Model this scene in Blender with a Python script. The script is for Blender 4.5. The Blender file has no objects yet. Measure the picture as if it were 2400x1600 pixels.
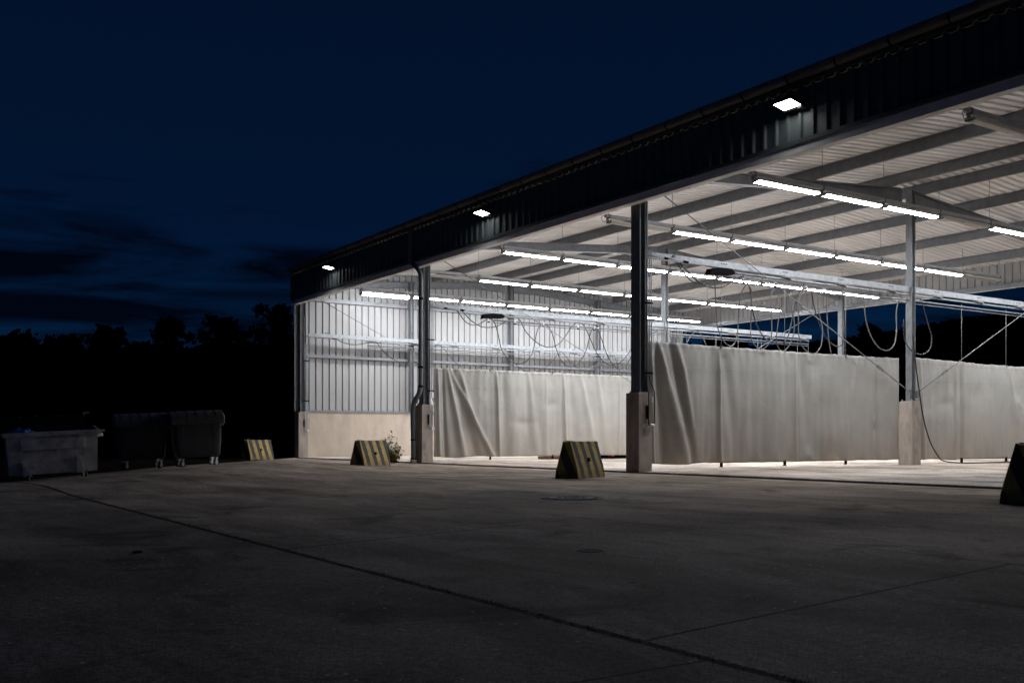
import bpy, bmesh, math, random
from mathutils import Vector, Matrix, noise
R = math.radians
random.seed(7)
scn = bpy.context.scene
COL = scn.collection

# ------------------------------------------------------------------ camera
TH, CAMH, FPX, HZ = R(33.40), 0.80, 2358.0, 1026.2
CS, SN = math.cos(TH), math.sin(TH)
cam = bpy.data.cameras.new('camera'); camo = bpy.data.objects.new('camera', cam); COL.objects.link(camo)
cam.sensor_width = 36.0; cam.lens = FPX/2400*36.0
cam.shift_y = (HZ-800)/2400.0
cam.clip_start = 0.05; cam.clip_end = 3000
camo.location = (0, 0, CAMH); camo.rotation_euler = (R(90), 0, -TH)
scn.camera = camo

# ------------------------------------------------------------------ sky (night, last blue light) and exposure
W = bpy.data.worlds.new('World'); scn.world = W; W.use_nodes = True
def build_world():
    nt = W.node_tree; N = nt.nodes; L = nt.links; N.clear()
    out = N.new('ShaderNodeOutputWorld'); bg = N.new('ShaderNodeBackground')
    tc = N.new('ShaderNodeTexCoord'); sep = N.new('ShaderNodeSeparateXYZ')
    L.new(tc.outputs['Generated'], sep.inputs[0])
    ramp = N.new('ShaderNodeValToRGB'); e = ramp.color_ramp.elements
    e[0].position = 0.0; e[0].color = (0.0012, 0.018, 0.060, 1)
    e[1].position = 0.62; e[1].color = (0.0005, 0.0038, 0.0150, 1)
    for p, c in ((0.10, (0.0009, 0.0125, 0.043, 1)), (0.20, (0.0006, 0.0062, 0.0245, 1)), (0.34, (0.0008, 0.0055, 0.0205, 1))):
        x = e.new(p); x.color = c
    L.new(sep.outputs['Z'], ramp.inputs[0])
    # streaky clouds low over the horizon
    mp = N.new('ShaderNodeMapping'); mp.inputs['Scale'].default_value = (2.2, 2.2, 15.0)
    L.new(tc.outputs['Generated'], mp.inputs[0])
    nz = N.new('ShaderNodeTexNoise'); nz.inputs['Scale'].default_value = 2.1; nz.inputs['Detail'].default_value = 5
    nz.inputs['Roughness'].default_value = 0.55; nz.inputs['Distortion'].default_value = 0.5
    L.new(mp.outputs[0], nz.inputs['Vector'])
    # amount of cloud by height
    hr = N.new('ShaderNodeValToRGB'); h = hr.color_ramp.elements
    h[0].position = 0.0; h[0].color = (0.24,)*3+(1,); h[1].position = 0.30; h[1].color = (0,)*3+(1,)
    for p, v in ((0.095, 0.25), (0.12, 0.36), (0.165, 0.33), (0.205, 0.10)):
        x = h.new(p); x.color = (v,)*3+(1,)
    L.new(sep.outputs['Z'], hr.inputs[0])
    add = N.new('ShaderNodeMath'); add.operation = 'ADD'
    L.new(nz.outputs[0], add.inputs[0]); L.new(hr.outputs[0], add.inputs[1])
    cr = N.new('ShaderNodeValToRGB'); c = cr.color_ramp.elements
    c[0].position = 0.67; c[0].color = (0,)*3+(1,); c[1].position = 0.90; c[1].color = (0.93,)*3+(1,)
    L.new(add.outputs[0], cr.inputs[0])
    mix = N.new('ShaderNodeMixRGB'); mix.inputs[2].default_value = (0.0002, 0.0006, 0.0022, 1)
    L.new(cr.outputs[0], mix.inputs[0]); L.new(ramp.outputs[0], mix.inputs[1])
    L.new(mix.outputs[0], bg.inputs[0]); bg.inputs[1].default_value = 1.15
    L.new(bg.outputs[0], out.inputs[0])
build_world()
scn.view_settings.view_transform = 'Standard'; scn.view_settings.look = 'None'
scn.view_settings.exposure = 0.0; scn.view_settings.gamma = 1.0
scn.cycles.use_denoising = True
scn.cycles.max_bounces = 7; scn.cycles.diffuse_bounces = 5; scn.cycles.glossy_bounces = 2
scn.cycles.sample_clamp_indirect = 10.0; scn.cycles.use_light_tree = True
TUBE_STRENGTH = 100.0
FLOOD_STRENGTH = 20.0

# ------------------------------------------------------------------ helpers
def px2w(px, py, axis, val):
    """Survey helper: where the photo's sight line through a pixel meets a plane of the building."""
    u, v = (px-1200)/FPX, (HZ-py)/FPX
    D = Vector((u*CS+SN, -u*SN+CS, v))
    if axis == 'X': t = val/D.x
    elif axis == 'Y': t = val/D.y
    elif axis == 'Z': t = (val-CAMH)/D.z
    else: t = val
    return Vector((0, 0, CAMH)) + D*t
def rd2w(r, d, z=0.0):
    return Vector((r*CS+d*SN, -r*SN+d*CS, z))
def sst(a, b, x):
    t = min(1, max(0, (x-a)/(b-a))); return t*t*(3-2*t)
def gz(x, y):
    """height of the yard: a slight cross fall near the bins"""
    r = x*CS-y*SN; d = x*SN+y*CS
    rr = min(max(r, -12), -6.9)
    g = 0.065*(rr+9.0) + 0.007*(min(max(d, 17), 27)-20)
    w = sst(13.5, 19, d)*(1-sst(27, 34, d))*(1-sst(-7.0, -3.0, r))
    return g*w

class MB:
    def __init__(s): s.bm = bmesh.new()
    def box(s, a, b, m=None):
        x0, y0, z0 = a; x1, y1, z1 = b
        vs = [Vector(p) for p in ((x0,y0,z0),(x1,y0,z0),(x1,y1,z0),(x0,y1,z0),(x0,y0,z1),(x1,y0,z1),(x1,y1,z1),(x0,y1,z1))]
        return s.hexa(vs, m)
    def hexa(s, vs, m=None):
        v = [s.bm.verts.new(m @ p if m else p) for p in vs]
        for f in ((3,2,1,0),(4,5,6,7),(0,1,5,4),(1,2,6,5),(2,3,7,6),(3,0,4,7)):
            s.bm.faces.new([v[i] for i in f])
        return s
    def bar(s, p, q, w, h=None, up=Vector((0,0,1))):
        h = h or w; p = Vector(p); q = Vector(q); d = (q-p); n = d.normalized()
        a = n.cross(up)
        if a.length < 1e-4: a = n.cross(Vector((1,0,0)))
        a.normalize(); b = a.cross(n).normalized()
        vs = []
        for o in (p, q):
            for i, j in ((-1,-1),(1,-1),(1,1),(-1,1)):
                vs.append(o + a*(i*w/2) + b*(j*h/2))
        v = [s.bm.verts.new(x) for x in vs]
        for f in ((3,2,1,0),(4,5,6,7),(0,1,5,4),(1,2,6,5),(2,3,7,6),(3,0,4,7)):
            s.bm.faces.new([v[i] for i in f])
        return s
    def tube(s, pts, r, n=8, cap=True, rs=None):
        pts = [Vector(p) for p in pts]; rings = []
        prev = None
        for i, p in enumerate(pts):
            t = (pts[min(i+1, len(pts)-1)]-pts[max(i-1, 0)]).normalized()
            if prev is None:
                a = t.cross(Vector((0,0,1)))
                if a.length < 1e-3: a = t.cross(Vector((1,0,0)))
            else:
                a = prev - t*prev.dot(t)
                if a.length < 1e-5: a = t.cross(Vector((0.3,0.5,1)))
            a.normalize(); b = t.cross(a); prev = a
            rad = rs[i] if rs else r
            rings.append([s.bm.verts.new(p+(a*math.cos(2*math.pi*k/n)+b*math.sin(2*math.pi*k/n))*rad) for k in range(n)])
        for A, B in zip(rings, rings[1:]):
            for k in range(n):
                f = s.bm.faces.new((A[k], A[(k+1)%n], B[(k+1)%n], B[k])); f.smooth = True
        if cap:
            s.bm.faces.new(list(reversed(rings[0]))); s.bm.faces.new(rings[-1])
        return s
    def prism(s, poly, axis, a, b):
        """extrude a 2D polygon along an axis from a to b"""
        def P(u, v, t):
            return Vector((t,u,v)) if axis == 'X' else Vector((u,t,v)) if axis == 'Y' else Vector((u,v,t))
        A = [s.bm.verts.new(P(u,v,a)) for u,v in poly]; B = [s.bm.verts.new(P(u,v,b)) for u,v in poly]
        n = len(poly)
        for k in range(n): s.bm.faces.new((A[k], A[(k+1)%n], B[(k+1)%n], B[k]))
        s.bm.faces.new(list(reversed(A))); s.bm.faces.new(B)
        return s
    def ring(s, c, r0, r1, z, n=40, h=0.004):
        vs = []
        for k in range(n):
            a = 2*math.pi*k/n; u = Vector((math.cos(a), math.sin(a), 0))
            vs.append([s.bm.verts.new(Vector(c)+u*r0+Vector((0,0,z))), s.bm.verts.new(Vector(c)+u*r1+Vector((0,0,z))),
                       s.bm.verts.new(Vector(c)+u*r1+Vector((0,0,z+h))), s.bm.verts.new(Vector(c)+u*r0+Vector((0,0,z+h)))])
        for k in range(n):
            A, B = vs[k], vs[(k+1)%n]
            for i in range(4): s.bm.faces.new((A[i], A[(i+1)%4], B[(i+1)%4], B[i]))
        return s
    def build(s, name, mat, parent=None, smooth=False, bevel=0, **tags):
        bmesh.ops.recalc_face_normals(s.bm, faces=s.bm.faces[:])
        if smooth:
            for f in s.bm.faces: f.smooth = True
        me = bpy.data.meshes.new(name); s.bm.to_mesh(me); s.bm.free()
        o = bpy.data.objects.new(name, me); COL.objects.link(o)
        if mat: me.materials.append(mat)
        if parent: o.parent = parent
        if bevel:
            b = o.modifiers.new('bevel', 'BEVEL'); b.width = bevel; b.segments = 2; b.limit_method = 'ANGLE'
        for k, v in tags.items(): o[k] = v
        return o
def thing(name, label, cat, loc=(0,0,0), rot=(0,0,0), group=None):
    o = bpy.data.objects.new(name, None); COL.objects.link(o)
    o.location = loc; o.rotation_euler = rot; o.empty_display_size = 0.2
    o['label'] = label; o['category'] = cat
    if group: o['group'] = group
    return o
def tag(o, label, cat, group=None, kind=None):
    if label: o['label'] = label
    if cat: o['category'] = cat
    if group: o['group'] = group
    if kind: o['kind'] = kind
    return o
def dup(root, loc, rot=None, label=None):
    r = root.copy(); COL.objects.link(r); r.location = loc
    if rot is not None: r.rotation_euler = rot
    if label: r['label'] = label
    for ch in list(root.children):
        c = ch.copy(); COL.objects.link(c); c.parent = r
        for g in ch.children:
            d = g.copy(); COL.objects.link(d); d.parent = c
    return r
def smooth_path(pts, n=5):
    out = []
    for i in range(len(pts)-1):
        p0, p1, p2, p3 = pts[max(i-1,0)], pts[i], pts[i+1], pts[min(i+2,len(pts)-1)]
        for k in range(n):
            t = k/n
            out.append(0.5*((2*p1)+(p2-p0)*t+(2*p0-5*p1+4*p2-p3)*t*t+(3*p1-p0-3*p2+p3)*t**3))
    out.append(pts[-1]); return out

# ------------------------------------------------------------------ materials
def mat(name, col, rough=0.6, metal=0.0, var=0.0, scale=3.0, bump=0.0, bscale=40, dirt=None, dirt_amt=0.5, dscale=2.0, spec=0.5, coord='Object', stretch=(1,1,1)):
    m = bpy.data.materials.new(name); m.use_nodes = True
    nt = m.node_tree; N = nt.nodes; L = nt.links; b = N['Principled BSDF']
    b.inputs['Base Color'].default_value = (*col, 1); b.inputs['Roughness'].default_value = rough
    b.inputs['Metallic'].default_value = metal; b.inputs['Specular IOR Level'].default_value = spec
    tc = N.new('ShaderNodeTexCoord'); mp = N.new('ShaderNodeMapping'); mp.inputs['Scale'].default_value = stretch
    L.new(tc.outputs[coord], mp.inputs[0])
    last = None
    if var > 0:
        nz = N.new('ShaderNodeTexNoise'); nz.inputs['Scale'].default_value = scale; nz.inputs['Detail'].default_value = 6
        nz.inputs['Roughness'].default_value = 0.62
        L.new(mp.outputs[0], nz.inputs['Vector'])
        r = N.new('ShaderNodeValToRGB'); e = r.color_ramp.elements
        e[0].position = 0.3; e[0].color = tuple(c*(1-var) for c in col)+(1,)
        e[1].position = 0.7; e[1].color = tuple(min(1, c*(1+var)) for c in col)+(1,)
        L.new(nz.outputs[0], r.inputs[0]); last = r.outputs[0]
        rr = N.new('ShaderNodeMapRange'); rr.inputs[3].default_value = max(0.05, rough-0.12); rr.inputs[4].default_value = min(1, rough+0.12)
        L.new(nz.outputs[0], rr.inputs[0]); L.new(rr.outputs[0], b.inputs['Roughness'])
    if dirt:
        nz = N.new('ShaderNodeTexNoise'); nz.inputs['Scale'].default_value = dscale; nz.inputs['Detail'].default_value = 8
        nz.inputs['Roughness'].default_value = 0.7
        L.new(mp.outputs[0], nz.inputs['Vector'])
        r = N.new('ShaderNodeValToRGB'); e = r.color_ramp.elements
        e[0].position = 0.52; e[0].color = (0,0,0,1); e[1].position = 0.75; e[1].color = (dirt_amt,)*3+(1,)
        L.new(nz.outputs[0], r.inputs[0])
        mx = N.new('ShaderNodeMixRGB'); mx.inputs[1].default_value = (*col,1); mx.inputs[2].default_value = (*dirt,1)
        if last: L.new(last, mx.inputs[1])
        L.new(r.outputs[0], mx.inputs[0]); last = mx.outputs[0]
    if last: L.new(last, b.inputs['Base Color'])
    if bump > 0:
        nz = N.new('ShaderNodeTexNoise'); nz.inputs['Scale'].default_value = bscale; nz.inputs['Detail'].default_value = 5
        L.new(mp.outputs[0], nz.inputs['Vector'])
        bp = N.new('ShaderNodeBump'); bp.inputs['Strength'].default_value = bump; bp.inputs['Distance'].default_value = 0.01
        L.new(nz.outputs[0], bp.inputs['Height']); L.new(bp.outputs[0], b.inputs['Normal'])
    return m
def emit(name, col, strength):
    m = bpy.data.materials.new(name); m.use_nodes = True
    nt = m.node_tree; nt.nodes.clear()
    o = nt.nodes.new('ShaderNodeOutputMaterial'); e = nt.nodes.new('ShaderNodeEmission')
    e.inputs[0].default_value = (*col, 1); e.inputs[1].default_value = strength
    nt.links.new(e.outputs[0], o.inputs[0]); return m

GALV = mat('galvanised_steel', (0.18,0.19,0.205), 0.5, 0.35, var=0.22, scale=5, dirt=(0.14,0.14,0.14), dirt_amt=0.5, dscale=3)
GALVB = mat('bright_galvanised_steel', (0.27,0.29,0.31), 0.5, 0.25, var=0.25, scale=9)
CLAD = mat('pale_cladding', (0.31,0.31,0.315), 0.5, 0, var=0.06, scale=1.5, dirt=(0.24,0.23,0.21), dirt_amt=0.5, dscale=1.3, stretch=(1,1,0.25))
ROOFM = mat('roof_sheet_underside', (0.74,0.735,0.735), 0.45, 0.1, var=0.10, scale=1.0, dirt=(0.35,0.32,0.29), dirt_amt=0.5, dscale=0.8, stretch=(0.3,1,1))
GREEN = mat('dark_green_cladding', (0.058,0.072,0.078), 0.5, 0, var=0.2, scale=2, spec=0.3)
GUTTER = mat('weathered_gutter_metal', (0.125,0.118,0.12), 0.5, 0.2, var=0.25, scale=3)
PIPEM = mat('grey_drain_pipe', (0.11,0.125,0.145), 0.45, 0, var=0.15, scale=6)
CONC = mat('pale_cast_concrete', (0.43,0.365,0.305), 0.85, 0, var=0.12, scale=2.5, bump=0.35, bscale=30, dirt=(0.30,0.22,0.16), dirt_amt=0.55, dscale=1.6, stretch=(1,1,0.5))
PIERM = mat('stained_pier_concrete', (0.33,0.285,0.25), 0.85, 0, var=0.22, scale=5, bump=0.5, bscale=35, dirt=(0.10,0.08,0.065), dirt_amt=0.8, dscale=4, stretch=(1,1,0.35))
BLACKM = mat('black_plastic', (0.006,0.006,0.007), 0.9, spec=0.03)
HOSEB = mat('black_rubber_hose', (0.016,0.016,0.017), 0.45)
HOSEG = mat('grey_rubber_hose', (0.11,0.11,0.11), 0.5)
RAILM = mat('pale_rail_steel', (0.42,0.43,0.45), 0.5, 0.1, var=0.15, scale=4)
TRIM = mat('pale_zinc_trim', (0.70,0.69,0.70), 0.6, 0, var=0.12, scale=4)
WHITEP = mat('white_enamel', (0.55,0.55,0.53), 0.4, var=0.08, scale=4)
DIFFOFF = mat('dead_tube_diffuser', (0.42,0.40,0.36), 0.3, var=0.1, scale=5)
CAPM = mat('grey_lamp_end', (0.18,0.18,0.18), 0.5)
TUBE = emit('lit_tube', (0.95,0.97,1.0), TUBE_STRENGTH)
TUBEB = emit('bright_lit_tube', (0.95,0.97,1.0), TUBE_STRENGTH*0.9)
FLOOD = emit('flood_light_face', (1.0,0.99,0.93), FLOOD_STRENGTH)
STEELC = mat('container_steel', (0.70,0.67,0.64), 0.55, 0.3, var=0.30, scale=4, dirt=(0.08,0.07,0.065), dirt_amt=0.7, dscale=5, bump=0.2, bscale=25)
BINP = mat('dark_bin_plastic', (0.050,0.050,0.056), 0.5, var=0.2, scale=4)
BINL = mat('dusty_bin_lid', (0.040,0.037,0.032), 0.6, var=0.35, scale=8, dirt=(0.10,0.085,0.05), dirt_amt=0.6, dscale=7)
LIDM = mat('container_lid_plastic', (0.010,0.014,0.024), 0.5, var=0.2, scale=4)
CHROME = mat('castor_metal', (0.55,0.56,0.58), 0.35, 0.6, var=0.3, scale=20)
RUBBER = mat('castor_rubber', (0.03,0.03,0.03), 0.7)
BLUEB = mat('blue_plastic_bag', (0.02,0.16,0.42), 0.35, var=0.3, scale=12)
BARK = mat('tree_bark', (0.03,0.024,0.018), 0.9, var=0.3, scale=8)
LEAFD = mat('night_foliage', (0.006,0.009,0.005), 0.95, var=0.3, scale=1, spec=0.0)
LEAFY = mat('weed_leaf', (0.20,0.23,0.035), 0.8, spec=0.1, var=0.35, scale=30)
STEM = mat('weed_stem', (0.10,0.07,0.04), 0.8)
GRASSM = mat('dry_joint_grass', (0.045,0.036,0.020), 0.9, var=0.4, scale=9)
VERGE = mat('dark_verge_soil', (0.010,0.010,0.008), 1.0, var=0.4, scale=1.5, bump=0.4, bscale=9, spec=0.0)
IRON = mat('cast_iron', (0.10,0.097,0.095), 0.9, 0.0, spec=0.05, var=0.3, scale=20, bump=0.3, bscale=90)
IRONW = mat('worn_bright_iron', (0.58,0.57,0.57), 0.85, 0.0, spec=0.1, var=0.5, scale=25)
DARKJ = mat('dark_groove', (0.012,0.011,0.010), 0.9)
WOOD = mat('brown_timber', (0.20,0.13,0.09), 0.8, var=0.3, scale=12)
REDR = mat('red_reflector', (0.75,0.06,0.03), 0.3)
REDR.node_tree.nodes['Principled BSDF'].inputs['Base Color'].default_value = (0.85,0.07,0.04,1)

def ground_mat(name, base, specks, joints, rough):
    m = bpy.data.materials.new(name); m.use_nodes = True
    nt = m.node_tree; N = nt.nodes; L = nt.links; b = N['Principled BSDF']
    b.inputs['Roughness'].default_value = rough; b.inputs['Specular IOR Level'].default_value = 0.07
    tc = N.new('ShaderNodeTexCoord'); OBJ = tc.outputs['Object']
    def noise_(scale, detail=6, rough_=0.6, stretch=None, dist=0.0):
        n = N.new('ShaderNodeTexNoise'); n.inputs['Scale'].default_value = scale; n.inputs['Detail'].default_value = detail
        n.inputs['Roughness'].default_value = rough_; n.inputs['Distortion'].default_value = dist
        if stretch:
            mp = N.new('ShaderNodeMapping'); mp.inputs['Scale'].default_value = stretch; L.new(OBJ, mp.inputs[0]); L.new(mp.outputs[0], n.inputs['Vector'])
        else: L.new(OBJ, n.inputs['Vector'])
        return n.outputs[0]
    def ramp(src, p0, c0, p1, c1):
        r = N.new('ShaderNodeValToRGB'); e = r.color_ramp.elements
        e[0].position = p0; e[0].color = c0; e[1].position = p1; e[1].color = c1
        L.new(src, r.inputs[0]); return r.outputs[0]
    def g(v): return (v, v, v, 1)
    def mult(a, c, fac=1.0):
        x = N.new('ShaderNodeMixRGB'); x.blend_type = 'MULTIPLY'; x.inputs[0].default_value = fac
        L.new(a, x.inputs[1]); L.new(c, x.inputs[2]); return x.outputs[0]
    def math_(op, a, b_=None, c=None):
        x = N.new('ShaderNodeMath'); x.operation = op
        for i, v in enumerate((a, b_, c)):
            if v is None: continue
            if isinstance(v, (int, float)): x.inputs[i].default_value = v
            else: L.new(v, x.inputs[i])
        return x.outputs[0]
    colr = ramp(noise_(0.33, 8, 0.62), 0.38, tuple(c*0.66 for c in base)+(1,), 0.62, tuple(c*1.28 for c in base)+(1,))
    colr = mult(colr, ramp(noise_(1.3, 8, 0.72, (1,0.30,1), 0.8), 0.40, g(0.62), 0.60, g(1.14)))
    colr = mult(colr, ramp(noise_(24, 5, 0.78), 0.38, g(0.62), 0.62, g(1.28)))
    colr = mult(colr, ramp(noise_(95, 3, 0.7), 0.38, g(0.48), 0.62, g(1.5)))
    # dark oil spots
    colr = mult(colr, ramp(noise_(0.9, 4, 0.6, None, 1.2), 0.33, g(0.50), 0.43, g(1.0)))
    if specks:
        v = N.new('ShaderNodeTexVoronoi'); v.inputs['Scale'].default_value = 17; L.new(OBJ, v.inputs['Vector'])
        lt = math_('LESS_THAN', v.outputs['Distance'], 0.155)
        sep = N.new('ShaderNodeSeparateColor'); L.new(v.outputs['Color'], sep.inputs[0])
        sel = math_('GREATER_THAN', sep.outputs[0], 0.80)
        f = math_('MULTIPLY', lt, sel)
        f = math_('MULTIPLY', f, math_('GREATER_THAN', noise_(0.8, 3, 0.5), 0.46))
        mx = N.new('ShaderNodeMixRGB'); L.new(f, mx.inputs[0]); L.new(colr, mx.inputs[1]); mx.inputs[2].default_value = (0.95,0.95,0.95,1)
        colr = mx.outputs[0]
    if True:
        v2 = N.new('ShaderNodeTexVoronoi'); v2.inputs['Scale'].default_value = 2.3; L.new(OBJ, v2.inputs['Vector'])
        s2 = N.new('ShaderNodeSeparateColor'); L.new(v2.outputs['Color'], s2.inputs[0])
        f2 = math_('MULTIPLY', math_('LESS_THAN', v2.outputs['Distance'], 0.045), math_('GREATER_THAN', s2.outputs[1], 0.72))
        mx = N.new('ShaderNodeMixRGB'); L.new(f2, mx.inputs[0]); L.new(colr, mx.inputs[1]); mx.inputs[2].default_value = (0.01,0.01,0.01,1)
        colr = mx.outputs[0]
    sx = N.new('ShaderNodeSeparateXYZ'); L.new(OBJ, sx.inputs[0])
    if specks:   # fading of the hall light toward the camera, painted in as slab tones
        near_dim = math_('LESS_THAN', sx.outputs[0], 2.6); mx = N.new('ShaderNodeMixRGB'); mx.blend_type = 'MULTIPLY'
        L.new(near_dim, mx.inputs[0]); L.new(colr, mx.inputs[1]); mx.inputs[2].default_value = (0.80,0.81,0.84,1); colr = mx.outputs[0]
        mid_dim = math_('LESS_THAN', sx.outputs[0], 6.18); mx = N.new('ShaderNodeMixRGB'); mx.blend_type = 'MULTIPLY'
        L.new(mid_dim, mx.inputs[0]); L.new(colr, mx.inputs[1]); mx.inputs[2].default_value = (0.93,0.93,0.93,1); colr = mx.outputs[0]
    wob = math_('MULTIPLY', math_('SUBTRACT', noise_(3.0, 5, 0.7), 0.5), 0.05)
    fine = math_('MULTIPLY', math_('SUBTRACT', noise_(28.0, 4, 0.75), 0.5), 2.2)
    for (a, bb, c, w, x0, x1, strength) in joints:   # a*X + b*Y = c within w, for X in x0..x1
        dd = math_('ADD', math_('MULTIPLY', sx.outputs[0], a), math_('MULTIPLY', sx.outputs[1], bb))
        dd = math_('ABSOLUTE', math_('ADD', math_('SUBTRACT', dd, c), math_('MULTIPLY', wob, w*14)))
        f = math_('LESS_THAN', math_('ADD', dd, math_('MULTIPLY', fine, w)), w)
        f = math_('MULTIPLY', f, math_('MULTIPLY', math_('GREATER_THAN', sx.outputs[0], x0), math_('LESS_THAN', sx.outputs[0], x1)))
        f = math_('MULTIPLY', f, strength)
        mx = N.new('ShaderNodeMixRGB'); L.new(f, mx.inputs[0]); L.new(colr, mx.inputs[1]); mx.inputs[2].default_value = (0.012,0.010,0.008,1)
        colr = mx.outputs[0]
    L.new(colr, b.inputs['Base Color'])
    bp = N.new('ShaderNodeBump'); bp.inputs['Strength'].default_value = 0.35; bp.inputs['Distance'].default_value = 0.006
    hh = math_('ADD', noise_(60, 5, 0.7), math_('MULTIPLY', noise_(6, 4, 0.6), 2.0))
    L.new(hh, bp.inputs['Height']); L.new(bp.outputs[0], b.inputs['Normal'])
    return m
sk1 = 0.16; sk2 = 0.30
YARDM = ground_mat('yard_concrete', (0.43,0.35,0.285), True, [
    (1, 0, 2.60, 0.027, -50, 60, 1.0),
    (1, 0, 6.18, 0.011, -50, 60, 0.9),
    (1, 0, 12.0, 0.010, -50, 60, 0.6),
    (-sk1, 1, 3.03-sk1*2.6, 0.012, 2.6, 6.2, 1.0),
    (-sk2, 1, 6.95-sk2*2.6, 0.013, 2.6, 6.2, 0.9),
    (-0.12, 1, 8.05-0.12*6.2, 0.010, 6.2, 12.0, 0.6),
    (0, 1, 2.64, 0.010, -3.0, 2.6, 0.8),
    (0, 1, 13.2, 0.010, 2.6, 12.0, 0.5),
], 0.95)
FLOORM = ground_mat('wash_floor_concrete', (0.56,0.475,0.405), False, [(0,1,22.9,0.012,15,40,0.6),(1,0,18.6,0.012,0,60,0.5)], 0.6)

def curtain_mat():
    m = bpy.data.materials.new('curtain_tarpaulin'); m.use_nodes = True
    nt = m.node_tree; N = nt.nodes; L = nt.links; b = N['Principled BSDF']; b.inputs['Roughness'].default_value = 0.55
    b.inputs['Specular IOR Level'].default_value = 0.25
    tc = N.new('ShaderNodeTexCoord'); sx = N.new('ShaderNodeSeparateXYZ'); L.new(tc.outputs['Object'], sx.inputs[0])
    nz = N.new('ShaderNodeTexNoise'); nz.inputs['Scale'].default_value = 1.3; nz.inputs['Detail'].default_value = 7; L.new(tc.outputs['Object'], nz.inputs['Vector'])
    # silt splashed on the lower part
    mr = N.new('ShaderNodeMapRange'); mr.inputs[1].default_value = 1.9; mr.inputs[2].default_value = 0.2; L.new(sx.outputs[2], mr.inputs[0])
    mu = N.new('ShaderNodeMath'); mu.operation = 'MULTIPLY'; L.new(mr.outputs[0], mu.inputs[0]); L.new(nz.outputs[0], mu.inputs[1])
    mu2 = N.new('ShaderNodeMath'); mu2.operation = 'MULTIPLY'; mu2.inputs[1].default_value = 1.1; mu2.use_clamp = True; L.new(mu.outputs[0], mu2.inputs[0])
    mx = N.new('ShaderNodeMixRGB'); mx.inputs[1].default_value = (0.37,0.364,0.345,1); mx.inputs[2].default_value = (0.28,0.225,0.175,1); L.new(mu2.outputs[0], mx.inputs[0])
    r = N.new('ShaderNodeValToRGB'); e = r.color_ramp.elements; e[0].position = 0.3; e[0].color = (0.86,)*3+(1,); e[1].position = 0.7; e[1].color = (1.08,)*3+(1,)
    L.new(nz.outputs[0], r.inputs[0])
    m2 = N.new('ShaderNodeMixRGB'); m2.blend_type = 'MULTIPLY'; m2.inputs[0].default_value = 1; L.new(mx.outputs[0], m2.inputs[1]); L.new(r.outputs[0], m2.inputs[2])
    last = m2.outputs[0]
    for zz, w_, k_ in ((2.955, 0.006, 0.35), (2.46, 0.005, 0.22)):   # stitched hem and weld seam
        a1 = N.new('ShaderNodeMath'); a1.operation = 'SUBTRACT'; a1.inputs[1].default_value = zz; L.new(sx.outputs[2], a1.inputs[0])
        a2 = N.new('ShaderNodeMath'); a2.operation = 'ABSOLUTE'; L.new(a1.outputs[0], a2.inputs[0])
        a3 = N.new('ShaderNodeMath'); a3.operation = 'LESS_THAN'; a3.inputs[1].default_value = w_; L.new(a2.outputs[0], a3.inputs[0])
        a4 = N.new('ShaderNodeMath'); a4.operation = 'MULTIPLY'; a4.inputs[1].default_value = k_; L.new(a3.outputs[0], a4.inputs[0])
        m5 = N.new('ShaderNodeMixRGB'); m5.inputs[2].default_value = (0.12,0.11,0.10,1); L.new(a4.outputs[0], m5.inputs[0]); L.new(last, m5.inputs[1]); last = m5.outputs[0]
    L.new(last, b.inputs['Base Color'])
    n2 = N.new('ShaderNodeTexNoise'); n2.inputs['Scale'].default_value = 2.6; n2.inputs['Detail'].default_value = 3; n2.inputs['Distortion'].default_value = 0.8
    L.new(tc.outputs['Object'], n2.inputs['Vector'])
    bp = N.new('ShaderNodeBump'); bp.inputs['Strength'].default_value = 0.3; bp.inputs['Distance'].default_value = 0.05
    L.new(n2.outputs[0], bp.inputs['Height']); L.new(bp.outputs[0], b.inputs['Normal'])
    return m
CURT = curtain_mat()

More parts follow.
